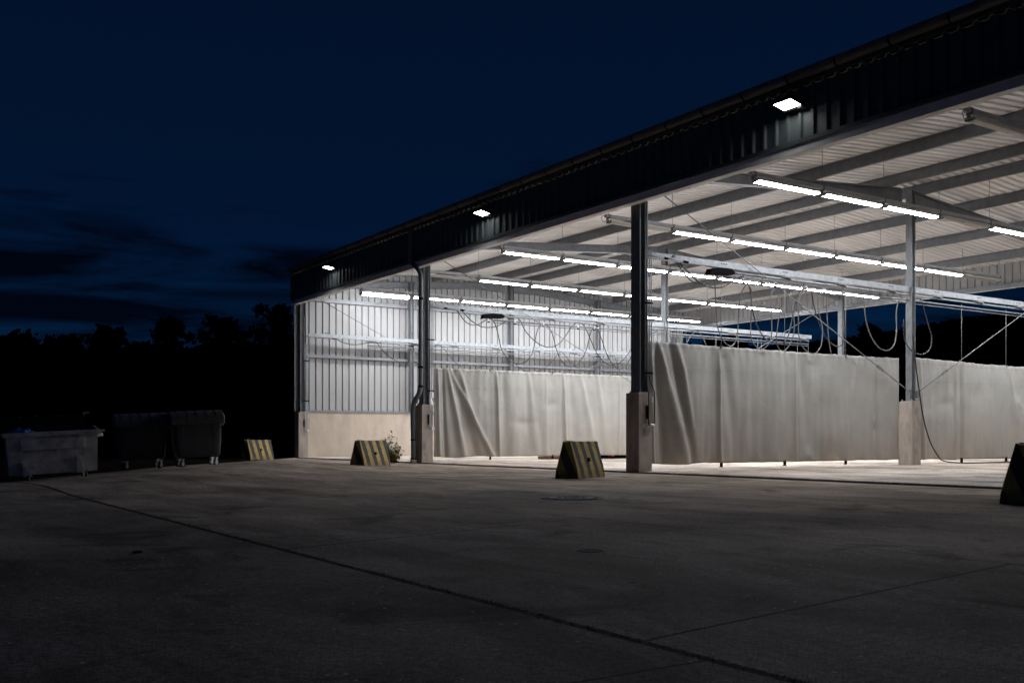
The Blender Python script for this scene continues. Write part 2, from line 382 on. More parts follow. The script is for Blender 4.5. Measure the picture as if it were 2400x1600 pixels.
def stripe_mat():
    m = bpy.data.materials.new('yellow_black_striped_paint'); m.use_nodes = True
    nt = m.node_tree; N = nt.nodes; L = nt.links; b = N['Principled BSDF']; b.inputs['Roughness'].default_value = 0.8
    tc = N.new('ShaderNodeTexCoord'); sx = N.new('ShaderNodeSeparateXYZ'); L.new(tc.outputs['Object'], sx.inputs[0])
    def M(op, a, c):
        x = N.new('ShaderNodeMath'); x.operation = op
        for i, v in enumerate((a, c)):
            if isinstance(v, (int, float)): x.inputs[i].default_value = v
            else: L.new(v, x.inputs[i])
        return x.outputs[0]
    nz = N.new('ShaderNodeTexNoise'); nz.inputs['Scale'].default_value = 7; nz.inputs['Detail'].default_value = 6; L.new(tc.outputs['Object'], nz.inputs['Vector'])
    # coordinate runs along the block and round its end
    t = M('ADD', sx.outputs[0], M('MULTIPLY', sx.outputs[2], 0.36)); t = M('SUBTRACT', t, M('MULTIPLY', sx.outputs[1], 0.85))
    t = M('ADD', t, M('MULTIPLY', nz.outputs[0], 0.03))
    fr = M('FRACT', M('DIVIDE', M('ADD', t, 5.02), 0.335), 0)
    k = M('GREATER_THAN', fr, 0.5)
    wear = N.new('ShaderNodeValToRGB'); e = wear.color_ramp.elements; e[0].position = 0.3; e[0].color = (0.7,)*3+(1,); e[1].position = 0.7; e[1].color = (1.15,)*3+(1,)
    L.new(nz.outputs[0], wear.inputs[0])
    mx = N.new('ShaderNodeMixRGB'); mx.inputs[1].default_value = (0.36,0.26,0.07,1); mx.inputs[2].default_value = (0.040,0.038,0.042,1); L.new(k, mx.inputs[0])
    m2 = N.new('ShaderNodeMixRGB'); m2.blend_type = 'MULTIPLY'; m2.inputs[0].default_value = 1; L.new(mx.outputs[0], m2.inputs[1]); L.new(wear.outputs[0], m2.inputs[2])
    # rust and mud at the foot
    mr = N.new('ShaderNodeMapRange'); mr.inputs[1].default_value = 0.22; mr.inputs[2].default_value = 0.0; L.new(sx.outputs[2], mr.inputs[0])
    mu = M('MULTIPLY', mr.outputs[0], nz.outputs[0])
    m3 = N.new('ShaderNodeMixRGB'); L.new(mu, m3.inputs[0]); L.new(m2.outputs[0], m3.inputs[1]); m3.inputs[2].default_value = (0.16,0.085,0.04,1)
    L.new(m3.outputs[0], b.inputs['Base Color'])
    bp = N.new('ShaderNodeBump'); bp.inputs['Strength'].default_value = 0.4; bp.inputs['Distance'].default_value = 0.01
    n2 = N.new('ShaderNodeTexNoise'); n2.inputs['Scale'].default_value = 30; L.new(tc.outputs['Object'], n2.inputs['Vector'])
    L.new(n2.outputs[0], bp.inputs['Height']); L.new(bp.outputs[0], b.inputs['Normal'])
    return m
STRIPE = stripe_mat()

# ------------------------------------------------------------------ building dimensions (metres)
X0, XI, XR = 15.06, 25.2, 35.3
YF = [-3.24, 7.17, 17.58, 27.99, 38.38]        # frames
YA, YB = -3.6, 38.84                            # fascia ends
ZF0, ZF1 = 6.36, 7.58
def roofz(x): return 8.20-0.08*abs(x-25.15)

# ------------------------------------------------------------------ ground
def grid_mesh(name, mt, x0, x1, y0, y1, step, z0, clip=None, far=None):
    bm = bmesh.new()
    nx = int((x1-x0)/step); ny = int((y1-y0)/step)
    V = [[bm.verts.new((x0+i*step, y0+j*step, z0+gz(x0+i*step, y0+j*step))) for j in range(ny+1)] for i in range(nx+1)]
    for i in range(nx):
        for j in range(ny):
            f = bm.faces.new((V[i][j], V[i+1][j], V[i+1][j+1], V[i][j+1])); f.smooth = True
    if clip:
        p, q = Vector((*clip[0],0)), Vector((*clip[1],0)); n = (q-p).cross(Vector((0,0,1))).normalized()
        bmesh.ops.bisect_plane(bm, geom=bm.verts[:]+bm.edges[:]+bm.faces[:], plane_co=p, plane_no=-n, clear_outer=True)
    me = bpy.data.meshes.new(name); bm.to_mesh(me); bm.free()
    o = bpy.data.objects.new(name, me); COL.objects.link(o); me.materials.append(mt); o['kind'] = 'structure'
    return o
E0, E1 = (2.60, 21.95), (15.00, 38.75)
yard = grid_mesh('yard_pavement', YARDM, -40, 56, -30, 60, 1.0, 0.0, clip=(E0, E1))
# surrounding ground out to the horizon
bm = bmesh.new()
xs = [-900,-400,-200,-100,-60]+[x for x in range(-40,61,2)]+[80,120,200,400,900]
V = [[bm.verts.new((x, y, gz(x,y)-0.05)) for y in xs] for x in xs]
for i in range(len(xs)-1):
    for j in range(len(xs)-1): bm.faces.new((V[i][j], V[i+1][j], V[i+1][j+1], V[i][j+1]))
me = bpy.data.meshes.new('ground'); bm.to_mesh(me); bm.free(); go = bpy.data.objects.new('ground', me); COL.objects.link(go)
me.materials.append(VERGE); go['kind'] = 'structure'
MB().box((15.10, YA, -0.03), (XR+1.0, 38.55, 0.035)).build('wash_floor', FLOORM, kind='structure')
MB().box((14.99, YA, -0.02), (15.03, 38.5, 0.004)).box((15.085, YA, -0.02), (15.10, 38.5, 0.012)).build('drain_groove', DARKJ, kind='structure')

# dry grass in the main joint
def joint_grass():
    s = MB(); rnd = random.Random(3)
    y = 1.2
    while y < 17.5:
        dens = 0.5+0.5*noise.noise(Vector((y*1.7, 0, 0)))
        if rnd.random() < 0.28+dens*0.8:
            for k in range(4):
                x = 2.60+rnd.gauss(0, 0.019)+0.02*noise.noise(Vector((y*3,1,0))); h = rnd.uniform(0.002, 0.010)*(2.5 if rnd.random()<0.012 else 1)
                a = rnd.uniform(0, 6.28); l = rnd.uniform(0.008, 0.028)
                p = Vector((x, y, gz(x,y)-0.002)); q = p+Vector((math.cos(a)*l, math.sin(a)*l, h)); w = Vector((-math.sin(a), math.cos(a), 0))*rnd.uniform(0.0012,0.004)*(1+y*0.12)
                v = [s.bm.verts.new(t) for t in (p-w, p+w, q)]; s.bm.faces.new(v)
        y += 0.0035+0.0006*y
    o = s.build('joint_grass', GRASSM, kind='stuff'); o['label'] = 'thin line of dry weeds in the long concrete joint'; o['category'] = 'weeds'
joint_grass()

# ------------------------------------------------------------------ hall
hall = thing('wash_hall', 'long open steel wash hall with dark fascia and lit interior', 'building', (X0, YF[2], 0))
HP = hall
def hb(s, name, m, parent=None, **k):
    """build in world coordinates, then hang under the hall (which stands at X0, YF[2])"""
    o = s.build(name, m, None, **k); p = parent or hall
    o.parent = p; o.matrix_parent_inverse = Matrix.Translation((-X0, -YF[2], 0)) if p is hall else Matrix.Identity(4)
    return o

def ribbed(axis_vals, base, depth, pitch, flat, place, a, b, sl=0.03):
    """trapezoidal sheet: profile runs along t from axis_vals[0] to [1]; place(t, off, s) -> point; s = a or b end"""
    t0, t1 = axis_vals; prof = []
    t = t0
    while t < t1:
        for dt, off in ((0,0),(flat,0),(flat+sl,depth),(pitch-sl,depth)):
            if t+dt <= t1: prof.append((t+dt, off))
        t += pitch
    prof.append((t1, 0)); s = MB()
    A = [s.bm.verts.new(place(t, o, a(t))) for t, o in prof]; B = [s.bm.verts.new(place(t, o, b(t))) for t, o in prof]
    for k in range(len(prof)-1): s.bm.faces.new((A[k], A[k+1], B[k+1], B[k]))
    return s
# front fascia: outer green sheet, inner pale sheet, grey lintel
s = ribbed((YA, YB), 0, 0.045, 0.30, 0.19, lambda t,o,z: Vector((14.96-o+0.045, t, z)), lambda t: ZF0, lambda t: ZF1)
hb(s, 'front_fascia', GREEN)
s = ribbed((YA, YB-0.1), 0, 0.04, 0.30, 0.21, lambda t,o,z: Vector((15.10+o, t, z)), lambda t: ZF0+0.02, lambda t: 7.32)
hb(s, 'fascia_lining', CLAD)
s = MB().box((14.90, YA, ZF0-0.03), (15.16, YB, ZF0)).box((14.90, YA, ZF0), (14.905, YB, ZF0+0.05)); hb(s, 'fascia_drip_trim', GREEN)
s = MB().box((14.925, YA, 6.165), (14.94, YB-0.02, 6.325)).box((14.94, YA, 6.165), (15.12, YB-0.1, 6.18)); hb(s, 'lintel_channel', TRIM)
# end closures of the fascia
s = MB().box((14.90, YB-0.02, ZF0-0.03), (15.4, YB+0.03, ZF1+0.02)); hb(s, 'fascia_end_trim', GREEN)
# roof: corrugated sheets, ribs running front to back
def roof_part(xa, xb):
    return ribbed((YA, YB), 0, 0.05, 0.27, 0.15, lambda t,o,x: Vector((x, t, roofz(x)+o)), lambda t: xa, lambda t: xb)
hb(roof_part(14.95, 25.15), 'roof_sheet', ROOFM); hb(roof_part(25.15, XR+0.95), 'roof_sheet', ROOFM)
s = MB().hexa([Vector(p) for p in ((14.9,YA,roofz(14.9)+0.06),(25.15,YA,roofz(25.15)+0.06),(25.15,YB,roofz(25.15)+0.06),(14.9,YB,roofz(14.9)+0.06),
    (14.9,YA,roofz(14.9)+0.12),(25.15,YA,roofz(25.15)+0.12),(25.15,YB,roofz(25.15)+0.12),(14.9,YB,roofz(14.9)+0.12))])
s.hexa([Vector(p) for p in ((25.15,YA,roofz(25.15)+0.06),(36.3,YA,roofz(36.3)+0.06),(36.3,YB,roofz(36.3)+0.06),(25.15,YB,roofz(25.15)+0.06),
    (25.15,YA,roofz(25.15)+0.12),(36.3,YA,roofz(36.3)+0.12),(36.3,YB,roofz(36.3)+0.12),(25.15,YB,roofz(25.15)+0.12))])
hb(s, 'roof_deck', GREEN)
# gutter with joint collars, flashing above
s = MB(); n = 9; poly = []
for k in range(n+1):
    a = math.pi + math.pi*k/n; poly.append((14.82+0.085*math.cos(a), 7.60+0.12*math.sin(a)))
poly += [(14.905+0.0, 7.645), (14.735, 7.645)]
s.prism(poly, 'Y', YA, YB+0.02)
gut = hb(s, 'gutter', GUTTER)
y = 8.51
ys = []
while y < YB: ys.append(y); y += 1.12
y = 8.51-1.12
while y > YA: ys.append(y); y -= 1.12
for y in ys:
    s = MB(); poly = []
    for k in range(n+1):
        a = math.pi + math.pi*k/n; poly.append((14.82+0.096*math.cos(a), 7.60+0.132*math.sin(a)))
    s.prism(poly, 'Y', y-0.015, y+0.015); hb(s, 'gutter_bracket', BLACKM)
s = MB().box((14.905, YA, 7.585), (14.95, YB, 7.66)); hb(s, 'eaves_flashing', GREEN)
# rear fascia
s = ribbed((YA, YB-0.2), 0, 0.04, 0.30, 0.24, lambda t,o,z: Vector((XR+o+0.80, t, z)), lambda t: 6.43, lambda t: roofz(XR)+0.02)
hb(s, 'rear_fascia', CLAD)
s = MB().box((XR+0.66, YA, 6.40), (XR+0.79, YB-0.3, 6.56)); hb(s, 'rear_lintel', GALV)
s = MB().box((XR+0.795, YA, 6.37), (XR+0.89, YB, 6.425)); hb(s, 'rear_drip_trim', WHITEP)
# purlins (Z sections)
for x in (15.45, 18.0, 21.2, 24.35, 25.95, 28.3, 31.3, 34.4):
    z1 = roofz(x)-0.005; s = MB()
    s.box((x-0.006, YA+0.05, z1-0.29), (x+0.006, 38.5, z1)); s.box((x-0.08, YA+0.05, z1-0.008), (x-0.006, 38.5, z1)); s.box((x+0.006, YA+0.05, z1-0.29), (x+0.08, 38.5, z1-0.282))
    s.box((x+0.072, YA+0.05, z1-0.282), (x+0.08, 38.5, z1-0.26))
    hb(s, 'purlin', GALV)
# rafters (I sections, haunched at the columns), one each side of the ridge, per frame
def rafter(yc, xa, xb, ha, hb_):
    s = MB(); w = 0.11
    def zt(x): return roofz(x)-0.298
    def seg(x0, x1, d0, d1):
        for (ya, yb, o0, o1) in ((yc-w, yc+w, 0.0, 0.014), (yc-w, yc+w, None, None)):
            if o0 is None:
                vs = [(x0,ya,zt(x0)-d0),(x1,ya,zt(x1)-d1),(x1,yb,zt(x1)-d1),(x0,yb,zt(x0)-d0),(x0,ya,zt(x0)-d0+0.014),(x1,ya,zt(x1)-d1+0.014),(x1,yb,zt(x1)-d1+0.014),(x0,yb,zt(x0)-d0+0.014)]
            else:
                vs = [(x0,ya,zt(x0)-0.014),(x1,ya,zt(x1)-0.014),(x1,yb,zt(x1)-0.014),(x0,yb,zt(x0)-0.014),(x0,ya,zt(x0)),(x1,ya,zt(x1)),(x1,yb,zt(x1)),(x0,yb,zt(x0))]
            s.hexa([Vector(v) for v in vs])
        vs = [(x0,yc-0.006,zt(x0)-d0+0.014),(x1,yc-0.006,zt(x1)-d1+0.014),(x1,yc+0.006,zt(x1)-d1+0.014),(x0,yc+0.006,zt(x0)-d0+0.014),
              (x0,yc-0.006,zt(x0)-0.014),(x1,yc-0.006,zt(x1)-0.014),(x1,yc+0.006,zt(x1)-0.014),(x0,yc+0.006,zt(x0)-0.014)]
        s.hexa([Vector(v) for v in vs])
    D = 0.27
    seg(xa, xa+1.6, ha, D); seg(xa+1.6, xb-1.8, D, D); seg(xb-1.8, xb, D, hb_)
    return s
for y in YF:
    yc = y+0.26
    hb(rafter(yc, 15.3, XI-0.10, 0.40, 0.42), 'rafter', GALV); hb(rafter(yc, XI+0.15, XR+0.4, 0.42, 0.40), 'rafter', GALV)
# columns on concrete piers
def hsec(x, y, z0, z1, dx=0.24, dy=0.32, t=0.016):
    """H section, flanges facing front and back"""
    s = MB(); s.box((x, y, z0), (x+t, y+dy, z1)); s.box((x+dx-t, y, z0), (x+dx, y+dy, z1)); s.box((x+t, y+dy/2-t/2, z0), (x+dx-t, y+dy/2+t/2, z1))
    return s
def colm(x, y, pier=True, top=None):
    top = top or roofz(x+0.1)-0.30
    slim = abs(x-X0) > 1
    o = hb(hsec(x+0.12, y+0.10, 1.86 if pier else 0.05, top, 0.17 if slim else 0.24, 0.20 if slim else 0.32), 'column', GALV)
    if pier:
        p = MB().box((x, y, 0), (x+0.40, y+0.46, 1.84)).build('concrete_pier', PIERM, o, bevel=0.012)
        p = MB().box((x+0.08, y+0.06, 1.84), (x+0.38, y+0.44, 1.862))
        for i in (0.11, 0.35):
            for j in (0.09, 0.41): p.box((x+i-0.015, y+j-0.015, 1.862), (x+i+0.015, y+j+0.015, 1.90))
        p.build('base_plate', GALVB, o)
    return o
FRONTCOLS = {}
for i, y in enumerate(YF):
    FRONTCOLS[i] = colm(X0, y); colm(XI, y); colm(XR-0.05, y, pier=False)
# end wall: plinth, cladding, girts, intermediate columns, trims
YW = 38.56
def wall_sheet():
    return ribbed((15.10, XR+0.9), 0, 0.062, 0.294, 0.224, lambda t,o,z: Vector((t, 38.78+o, z)), lambda t: 1.90, lambda t: roofz(t)-0.02, 0.006)
hb(wall_sheet(), 'end_wall_cladding', CLAD)
s = ribbed((15.08, XR+0.9), 0, 0.045, 0.294, 0.2, lambda t,o,z: Vector((t, 38.87+o, z)), lambda t: 1.86, lambda t: roofz(t)-0.02); hb(s, 'outer_cladding', GREEN)
s = MB().box((15.46, YW, 0), (XR+0.9, YW+0.20, 1.86)); hb(s, 'concrete_plinth', CONC, bevel=0.008)
s = MB().box((15.4, YW-0.03, 1.862), (XR, YW+0.02, 1.94)).box((15.4, YW-0.03, 1.94), (XR, YW+0.2, 1.948)); hb(s, 'sill_rail', GALV)
for z, h in ((4.08, 0.11), (6.36, 0.16)):
    s = MB().box((15.42, 38.62, z), (XR, 38.76, z+0.012)).box((15.42, 38.62, z+h-0.012), (XR, 38.76, z+h)).box((15.42, 38.62, z+0.012), (XR, 38.63, z+h-0.012))
    hb(s, 'girt', GALV)
for x in (20.1, 30.3):
    s = hsec(x, 38.36, 1.95, roofz(x)-0.3, 0.16, 0.22); hb(s, 'wall_post', GALV)
s = MB().box((15.04, 38.775, 1.88), (15.10, 38.82, roofz(15.1))); hb(s, 'corner_trim', WHITEP)
# wind bracing rods with turnbuckles, in the frame planes
def rod(p, q, r=0.013, tb=0.86):
    p, q = Vector(p), Vector(q); o = hb(MB().tube([p, q], r, 6), 'brace_rod', GALV)
    c = p.lerp(q, tb); d = (q-p).normalized(); s = MB()
    a = Vector((d.z, 0, -d.x)).normalized()*0.035
    for sg in (-1, 1): s.bar(c-d*0.13+a*sg, c+d*0.13+a*sg, 0.014)
    s.bar(c-d*0.13-a, c-d*0.13+a, 0.03, 0.03); s.bar(c+d*0.13-a, c+d*0.13+a, 0.03, 0.03)
    s.build('turnbuckle', GALV, o)
    MB().box((q.x-0.05, q.y-0.02, q.z-0.16), (q.x+0.05, q.y+0.02, q.z+0.05)).build('gusset_plate', GALV, o)
for y in (17.66, 28.07, 38.40):
    rod((15.55, y, 6.62), (25.22, y, 2.1)); rod((34.9, y, 6.6), (25.55, y, 2.1))

# downpipe at the second pier
def downpipe():
    t = thing('downpipe', 'dark grey round downpipe bending beside the pier with the weed', 'drain pipe', (14.9, 28.4, 0))
    P = [px2w(*c, 'X', 14.90) for c in ((962,540),(962,600),(967,618),(980,632),(986,650),(986,700),(986,860),(986,905),(982,922),(974,936),(969,950),(968,972),(969,1030),(969,1086))]
    P[0].z = 7.5
    def rel(s, name, m, smooth=False):
        o = s.build(name, m, None, smooth=smooth); o.parent = t; o.matrix_parent_inverse = Matrix.Translation((-14.9,-28.4,0)); return o
    up = smooth_path(P[:8], 6); lo = smooth_path(P[7:], 6)
    rel(MB().tube(up, 0.072, 14), 'upper_pipe', PIPEM); rel(MB().tube(lo, 0.082, 14), 'lower_pipe', PIPEM)
    for i, z in ((5, 0), (6, 0), (7, 0)):
        p = P[i]; rel(MB().tube([p+Vector((0,0,-0.03)), p+Vector((0,0,0.03))], 0.085, 14), 'pipe_clamp', BLACKM)
    for p in (P[-2], P[-1]+Vector((0,0,0.16))):
        rel(MB().tube([p+Vector((0,0,-0.02)), p+Vector((0,0,0.02))], 0.094, 14), 'pipe_clamp', BLACKM)
    p = P[-1]; rel(MB().tube([Vector((p.x,p.y,0)), Vector((p.x,p.y,0.12))], 0.11, 14), 'standpipe_collar', CONC)
downpipe()

# ------------------------------------------------------------------ pipe bundles and hose loops on the front columns
WHERE = {4: 'corner column of the end wall', 3: 'second column beside the downpipe', 2: 'nearest front column', 1: 'front column beyond the right edge'}
def pipe_set(i):
    y = YF[i]; t = thing('pipe_bundle', 'thin water pipes and hose loop down the '+WHERE[i], 'pipes', (X0+0.3, y, 0), group='water pipe bundles on the front columns')
    ztop = 5.15 if i != 4 else 4.6
    for k, dx in enumerate((-0.03, 0.03, 0.09, 0.15)):
        MB().tube([(dx, 0.085, 2.25), (dx, 0.085, ztop+(1.1 if k == 0 else 0))], 0.014, 6).build('pipe', GALVB, t)
    for z in (2.28, 3.9): MB().box((-0.06, 0.055, z), (0.18, 0.105, z+0.035)).build('clamp', BLACKM, t)
    for dx, ex in ((0.0, -0.05), (0.09, 0.13)):
        pts = smooth_path([Vector(p) for p in ((dx,0.085,2.26),(dx,0.06,2.1),(ex,-0.03,1.9),(ex,-0.05,1.75),(ex,-0.05,1.2),(ex+(0.02 if dx==0 else -0.02),-0.05,1.1))], 4)
        MB().tube(pts, 0.014, 6).build('hose', HOSEB if i == 2 else GALVB, t)
    zz = {2: 5.02, 3: 4.98, 4: 4.92}.get(i, 5.0); yy = 0.10
    MB().tube([(0.06,yy,zz), (0.55,yy-0.02,zz-0.02)], 0.018, 8).build('feed_pipe', GALVB, t)
    MB().tube([(0.55,yy-0.02,zz-0.02), (0.66,yy-0.02,zz-0.025)], 0.03, 8).build('coupling', BLACKM, t)
    MB().tube([(0.66,yy-0.02,zz-0.025), (1.15,yy-0.02,zz-0.04)], 0.016, 8).build('feed_pipe', GALVB, t)
    MB().tube([(1.15,yy-0.02,zz-0.04), (1.30,yy-0.02,zz-0.05)], 0.03, 8).build('coupling', BLACKM, t)
    MB().tube([(-0.04,-0.05,1.1), (0.11,-0.05,1.1)], 0.03, 8).build('valve', CHROME, t)
    MB().box((-0.09,-0.03,1.24), (-0.04,-0.004,1.55)).build('switch_box', BLACKM, t)
    return t
for i in (4, 3, 2): pipe_set(i)
for i, w in ((2,'nearest front pier'), (3,'second front pier'), (4,'corner pier')):
    y = YF[i]; o = MB().box((X0+0.405, y+0.02, 1.62), (X0+0.45, y+0.09, 1.76)).build('socket_box', WHITEP, None, bevel=0.006)
    tag(o, 'small white socket box on the rear edge of the '+w, 'box', 'socket boxes on the piers')

# ------------------------------------------------------------------ lamp rows
ROWY = [5.48, 10.68, 15.89, 21.09, 26.30, 31.50, 36.70]
RN = {0: 'row outside', 1: 'row at the upper right corner', 2: 'fifth row from the end wall', 3: 'fourth row from the end wall', 4: 'third row from the end wall', 5: 'second row from the end wall', 6: 'row nearest the end wall'}
ORD = ['first', 'second', 'third', 'fourth', 'fifth', 'sixth', 'seventh', 'last']
UNLIT = {(1,0), (1,1), (1,2), (1,3), (1,4), (1,5), (2,3), (3,0), (3,7), (5,0)}
LZ, LX, LP = 6.57, 16.95, 2.316
def make_lamp(lit, big=False):
    t = thing('tube_lamp', 'x', 'lamp', (0,0,0), group='tube lamps in rows under the roof')
    r = 0.13 if big else 0.10; hh = 0.10 if big else 0.032; w = r+0.012; L_ = 2.12
    s = MB(); s.box((0.06,-w,0.01), (L_+0.06,w,0.055)); s.box((0.10,-w*0.6,0.055), (L_+0.02,w*0.6,0.075))
    s.build('housing', WHITEP, t)
    poly = [(r*math.cos(a), hh*math.sin(a)) for a in [math.pi+math.pi*k/10 for k in range(11)]]
    MB().prism([(u, v+0.008) for u, v in poly], 'X', 0.09, L_+0.03).build('diffuser', (TUBEB if big else TUBE) if lit else DIFFOFF, t)
    for x in (0.045, L_+0.035):
        MB().prism([(u*1.08, v*1.15+0.012) for u, v in poly], 'X', x, x+0.045).build('end_cap', CAPM, t)
    MB().box((0.0,-0.03,0.03),(0.04,0.03,0.13)).build('suspension_bracket', CAPM, t)
    return t
P_LIT, P_OFF, P_BIG = make_lamp(True), make_lamp(False), make_lamp(True, True)
used = set()
for ri, y in enumerate(ROWY):
    if ri == 0: ks = []
    else: ks = range(8)
    for k in ks:
        big = (ri == 6 and k == 0); off = (ri, k) in UNLIT
        src = P_BIG if big else P_OFF if off else P_LIT
        st = 'dark unlit tube lamp' if off else 'bright white tube lamp'
        if big: st = 'thickest white tube lamp'
        lab = st+', '+ORD[k]+' in the '+RN[ri]
        loc = (LX+k*LP, y, LZ)
        if src in used: dup(src, loc, label=lab)
        else: src.location = loc; src['label'] = lab; used.add(src)
    # carrier rail with hanging wires
    if ri == 0: continue
    t = thing('lamp_rail', 'steel carrier rail on wires above the '+RN[ri], 'rail', (LX, y, LZ), group='carrier rails above the tube lamps')
    s = MB().box((-0.05,-0.05,0.125), (8*LP+0.03,0.05,0.21)); s.build('rail', RAILM, t)
    for k in range(9):
        x = 0.05+k*LP*0.995
        MB().tube([(x,0,0.20), (x,0,roofz(LX+x)-LZ-0.02)], 0.0065, 5).build('hanger_wire', CAPM, t)
        MB().box((x-0.03,-0.055,0.10),(x+0.03,0.055,0.215)).build('rail_clip', CAPM, t)
    if ri in (1,2,3,4):
        pts = smooth_path([Vector(p) for p in ((-0.02,-0.02,0.12),(-0.12,-0.03,0.17),(-0.20,-0.02,0.10),(-0.13,0,0.0),(-0.02,0,0.03))], 4)
        MB().tube(pts, 0.008, 5).build('lamp_cable', CAPM, t)

# ------------------------------------------------------------------ wash beams with hoods and hose festoons
BN = {2: 'nearest hose beam', 3: 'middle hose beam', 4: 'hose beam along the end wall'}
def beam(i, yb, x0, x1, z1, hoods, x_rail):
    t = thing('hose_beam', 'galvanised hose beam with hoods and slide rail, the '+BN[i], 'beam', (x0, yb, z1), group='galvanised hose beams')
    L_ = x1-x0
    s = MB(); s.box((0,-0.03,-0.15),(L_,-0.022,0)); s.box((0,-0.022,-0.008),(L_,0.05,0)); s.box((0,-0.022,-0.15),(L_,0.05,-0.142)); s.build('channel', GALVB, t)
    s = MB(); s.tube([(x_rail-x0,0.02,-0.23),(L_-0.1,0.02,-0.23)], 0.027, 8); s.build('slide_rail', GALVB, t)
    s = MB(); s.tube([(x_rail-x0,0.05,-0.376),(L_-0.1,0.05,-0.376)], 0.025, 8); s.tube([(x_rail-x0,0.09,-0.45),(L_-0.1,0.09,-0.45)], 0.016, 6); s.build('slide_rail', GALV, t)
    for k, x in enumerate(hoods):
        x -= x0
        big = (k == 0 and i in (2, 3))
        s = MB()
        if big: poly = [(x-0.50,-0.36),(x-0.42,-0.20),(x-0.1,-0.155),(x+0.26,-0.155),(x+0.36,-0.22),(x+0.36,-0.27),(x+0.28,-0.30),(x-0.35,-0.33)]
        else: poly = [(x-0.16,-0.19),(x-0.02,-0.158),(x+0.16,-0.158),(x+0.26,-0.21),(x+0.22,-0.245),(x+0.14,-0.20)]
        s.prism([(u,v) for u,v in poly], 'Y', -0.055, 0.15 if big else 0.10)
        h = s.build('hood', BLACKM if big else CAPM, t, bevel=0.01)
        for dx in (-0.08, 0, 0.08):
            MB().tube([(x+dx,-0.030,-0.06),(x+dx,-0.042,-0.06)], 0.014, 6).build('bolt', BLACKM, t)
    return t
def xs_on(y, pxs): return [px2w(p, 0, 'Y', y).x for p in pxs]
YN, YM, YE = 17.76, 28.16, 38.25
beam(2, YN, 15.42, 34.9, 5.12, xs_on(YN, (1695,1838,1968,2086,2194,2292,2384)), xs_on(YN,(1700,))[0])
beam(3, YM, 15.42, 33.5, 5.08, xs_on(YM, (1160,1288,1405,1492,1617,1713,1805,1880)), xs_on(YM,(1160,))[0])
beam(4, YE, 15.42, 34.9, 5.02, xs_on(YE, (862,970,1062,1160,1256,1343,1428)), xs_on(YE,(862,))[0])

c7b = lambda x, y: (1450+x/4.276, 560+y/4.276)
c22 = lambda x, y: (1000+x/4.704, 680+y/4.704)
c2 = lambda x, y: (650+x/2.9025, 580+y/2.9025)
c5 = lambda x, y: (1900+x/3.266, 380+y/3.266)
c7 = lambda x, y: (1900+x/3.408, 780+y/3.408)
def hose(label, conv, pts, y, r, m, wig=0.0):
    P = [px2w(*conv(*p), 'Y', y) for p in pts]
    for k, p in enumerate(P): p.y += 0.06*math.sin(k*0.9+y)
    P = smooth_path(P, 5)
    s = MB().tube(P, r, 7)
    o = s.build('hose', m, None)
    return tag(o, label, 'hose', 'hoses looping below the beams')
A2 = [(310,180),(360,270),(410,340),(470,375),(530,385),(590,370),(650,335),(690,315),(730,340),(760,420),(790,520),(830,650),(900,750),(960,795),(1010,810),(1080,790),(1140,720),(1180,620),(1210,500),(1250,400),(1295,375),(1340,400),(1380,490),(1410,620),(1450,720),(1510,800),(1580,838),(1640,830),(1700,770),(1750,660),(1780,540),(1810,450),(1855,415),(1900,440),(1940,540),(1970,660),(2010,770),(2060,840),(2130,865),(2190,840),(2240,780),(2290,680)]
B2 = [(250,165),(330,180),(390,240),(460,310),(540,365),(620,400),(700,408),(780,395),(860,350),(930,320),(980,300),(1040,340),(1090,430),(1150,510),(1220,580),(1290,620),(1360,628),(1440,600),(1510,540),(1570,460),(1620,385),(1680,355),(1730,400),(1790,530),(1850,650),(1920,750),(2000,810),(2070,822),(2130,795),(2190,730),(2240,650),(2290,560)]
C2H = [(330,580),(370,590),(420,630),(480,655),(540,660),(600,650),(660,640),(690,660),(730,710),(780,750),(830,778),(880,785),(940,775),(1000,740)]
C22H = [(-50,740),(25,690),(80,625),(130,600),(180,640),(240,720),(310,790),(400,855),(490,880),(580,858),(680,790),(770,700),(840,640),(890,680),(960,780),(1040,855),(1130,895),(1240,885),(1340,820),(1420,730),(1475,680),(1530,720),(1600,800),(1680,860),(1780,885),(1860,860),(1940,810),(2000,750),(2060,715),(2100,780),(2140,920)]
hose('black hose in deep loops under the middle beam between the two front columns', c22, A2, YM, 0.016, HOSEB)
hose('black hose in wide shallow loops from the middle beam, crossing the deeper one', c22, B2, YM+0.12, 0.016, HOSEB)
hose('black hose sagging once across the pale end wall, left of the downpipe', c2, C2H, YE-0.05, 0.018, HOSEB)
hose('thin black hose looping low along the end wall above the curtain', c22, C22H, YE-0.05, 0.014, HOSEB)
hose('black hose leaving the pipe head on the nearest column and dipping to the first slide', c7b, [(530,175),(560,178),(600,200),(650,260),(700,320),(750,390),(800,440),(870,475),(960,490),(1060,475),(1150,425),(1210,385),(1250,375)], YN, 0.019, HOSEB)
hose('short black hose beside the first dip at the nearest column', c7b, [(540,190),(580,235),(630,290),(690,360),(740,420),(790,448),(840,440),(900,410),(940,395)], YN+0.08, 0.016, HOSEB)
hose('long grey hose hanging in narrow deep loops from the nearest beam', c7b, [(930,395),(960,440),(980,540),(995,700),(1000,860),(1020,980),(1060,1050),(1110,1075),(1160,1040),(1200,950),(1218,820),(1220,640),(1235,520),(1270,460),(1310,510),(1330,640),(1335,860),(1350,1000),(1390,1080),(1430,1105),(1480,1060),(1515,980),(1530,820),(1535,640),(1550,540),(1580,500),(1600,560),(1600,700),(1580,860),(1580,1000),(1610,1080),(1660,1120),(1710,1080),(1740,980),(1745,860),(1720,700),(1718,600),(1740,540),(1790,520)], YN, 0.014, HOSEG)
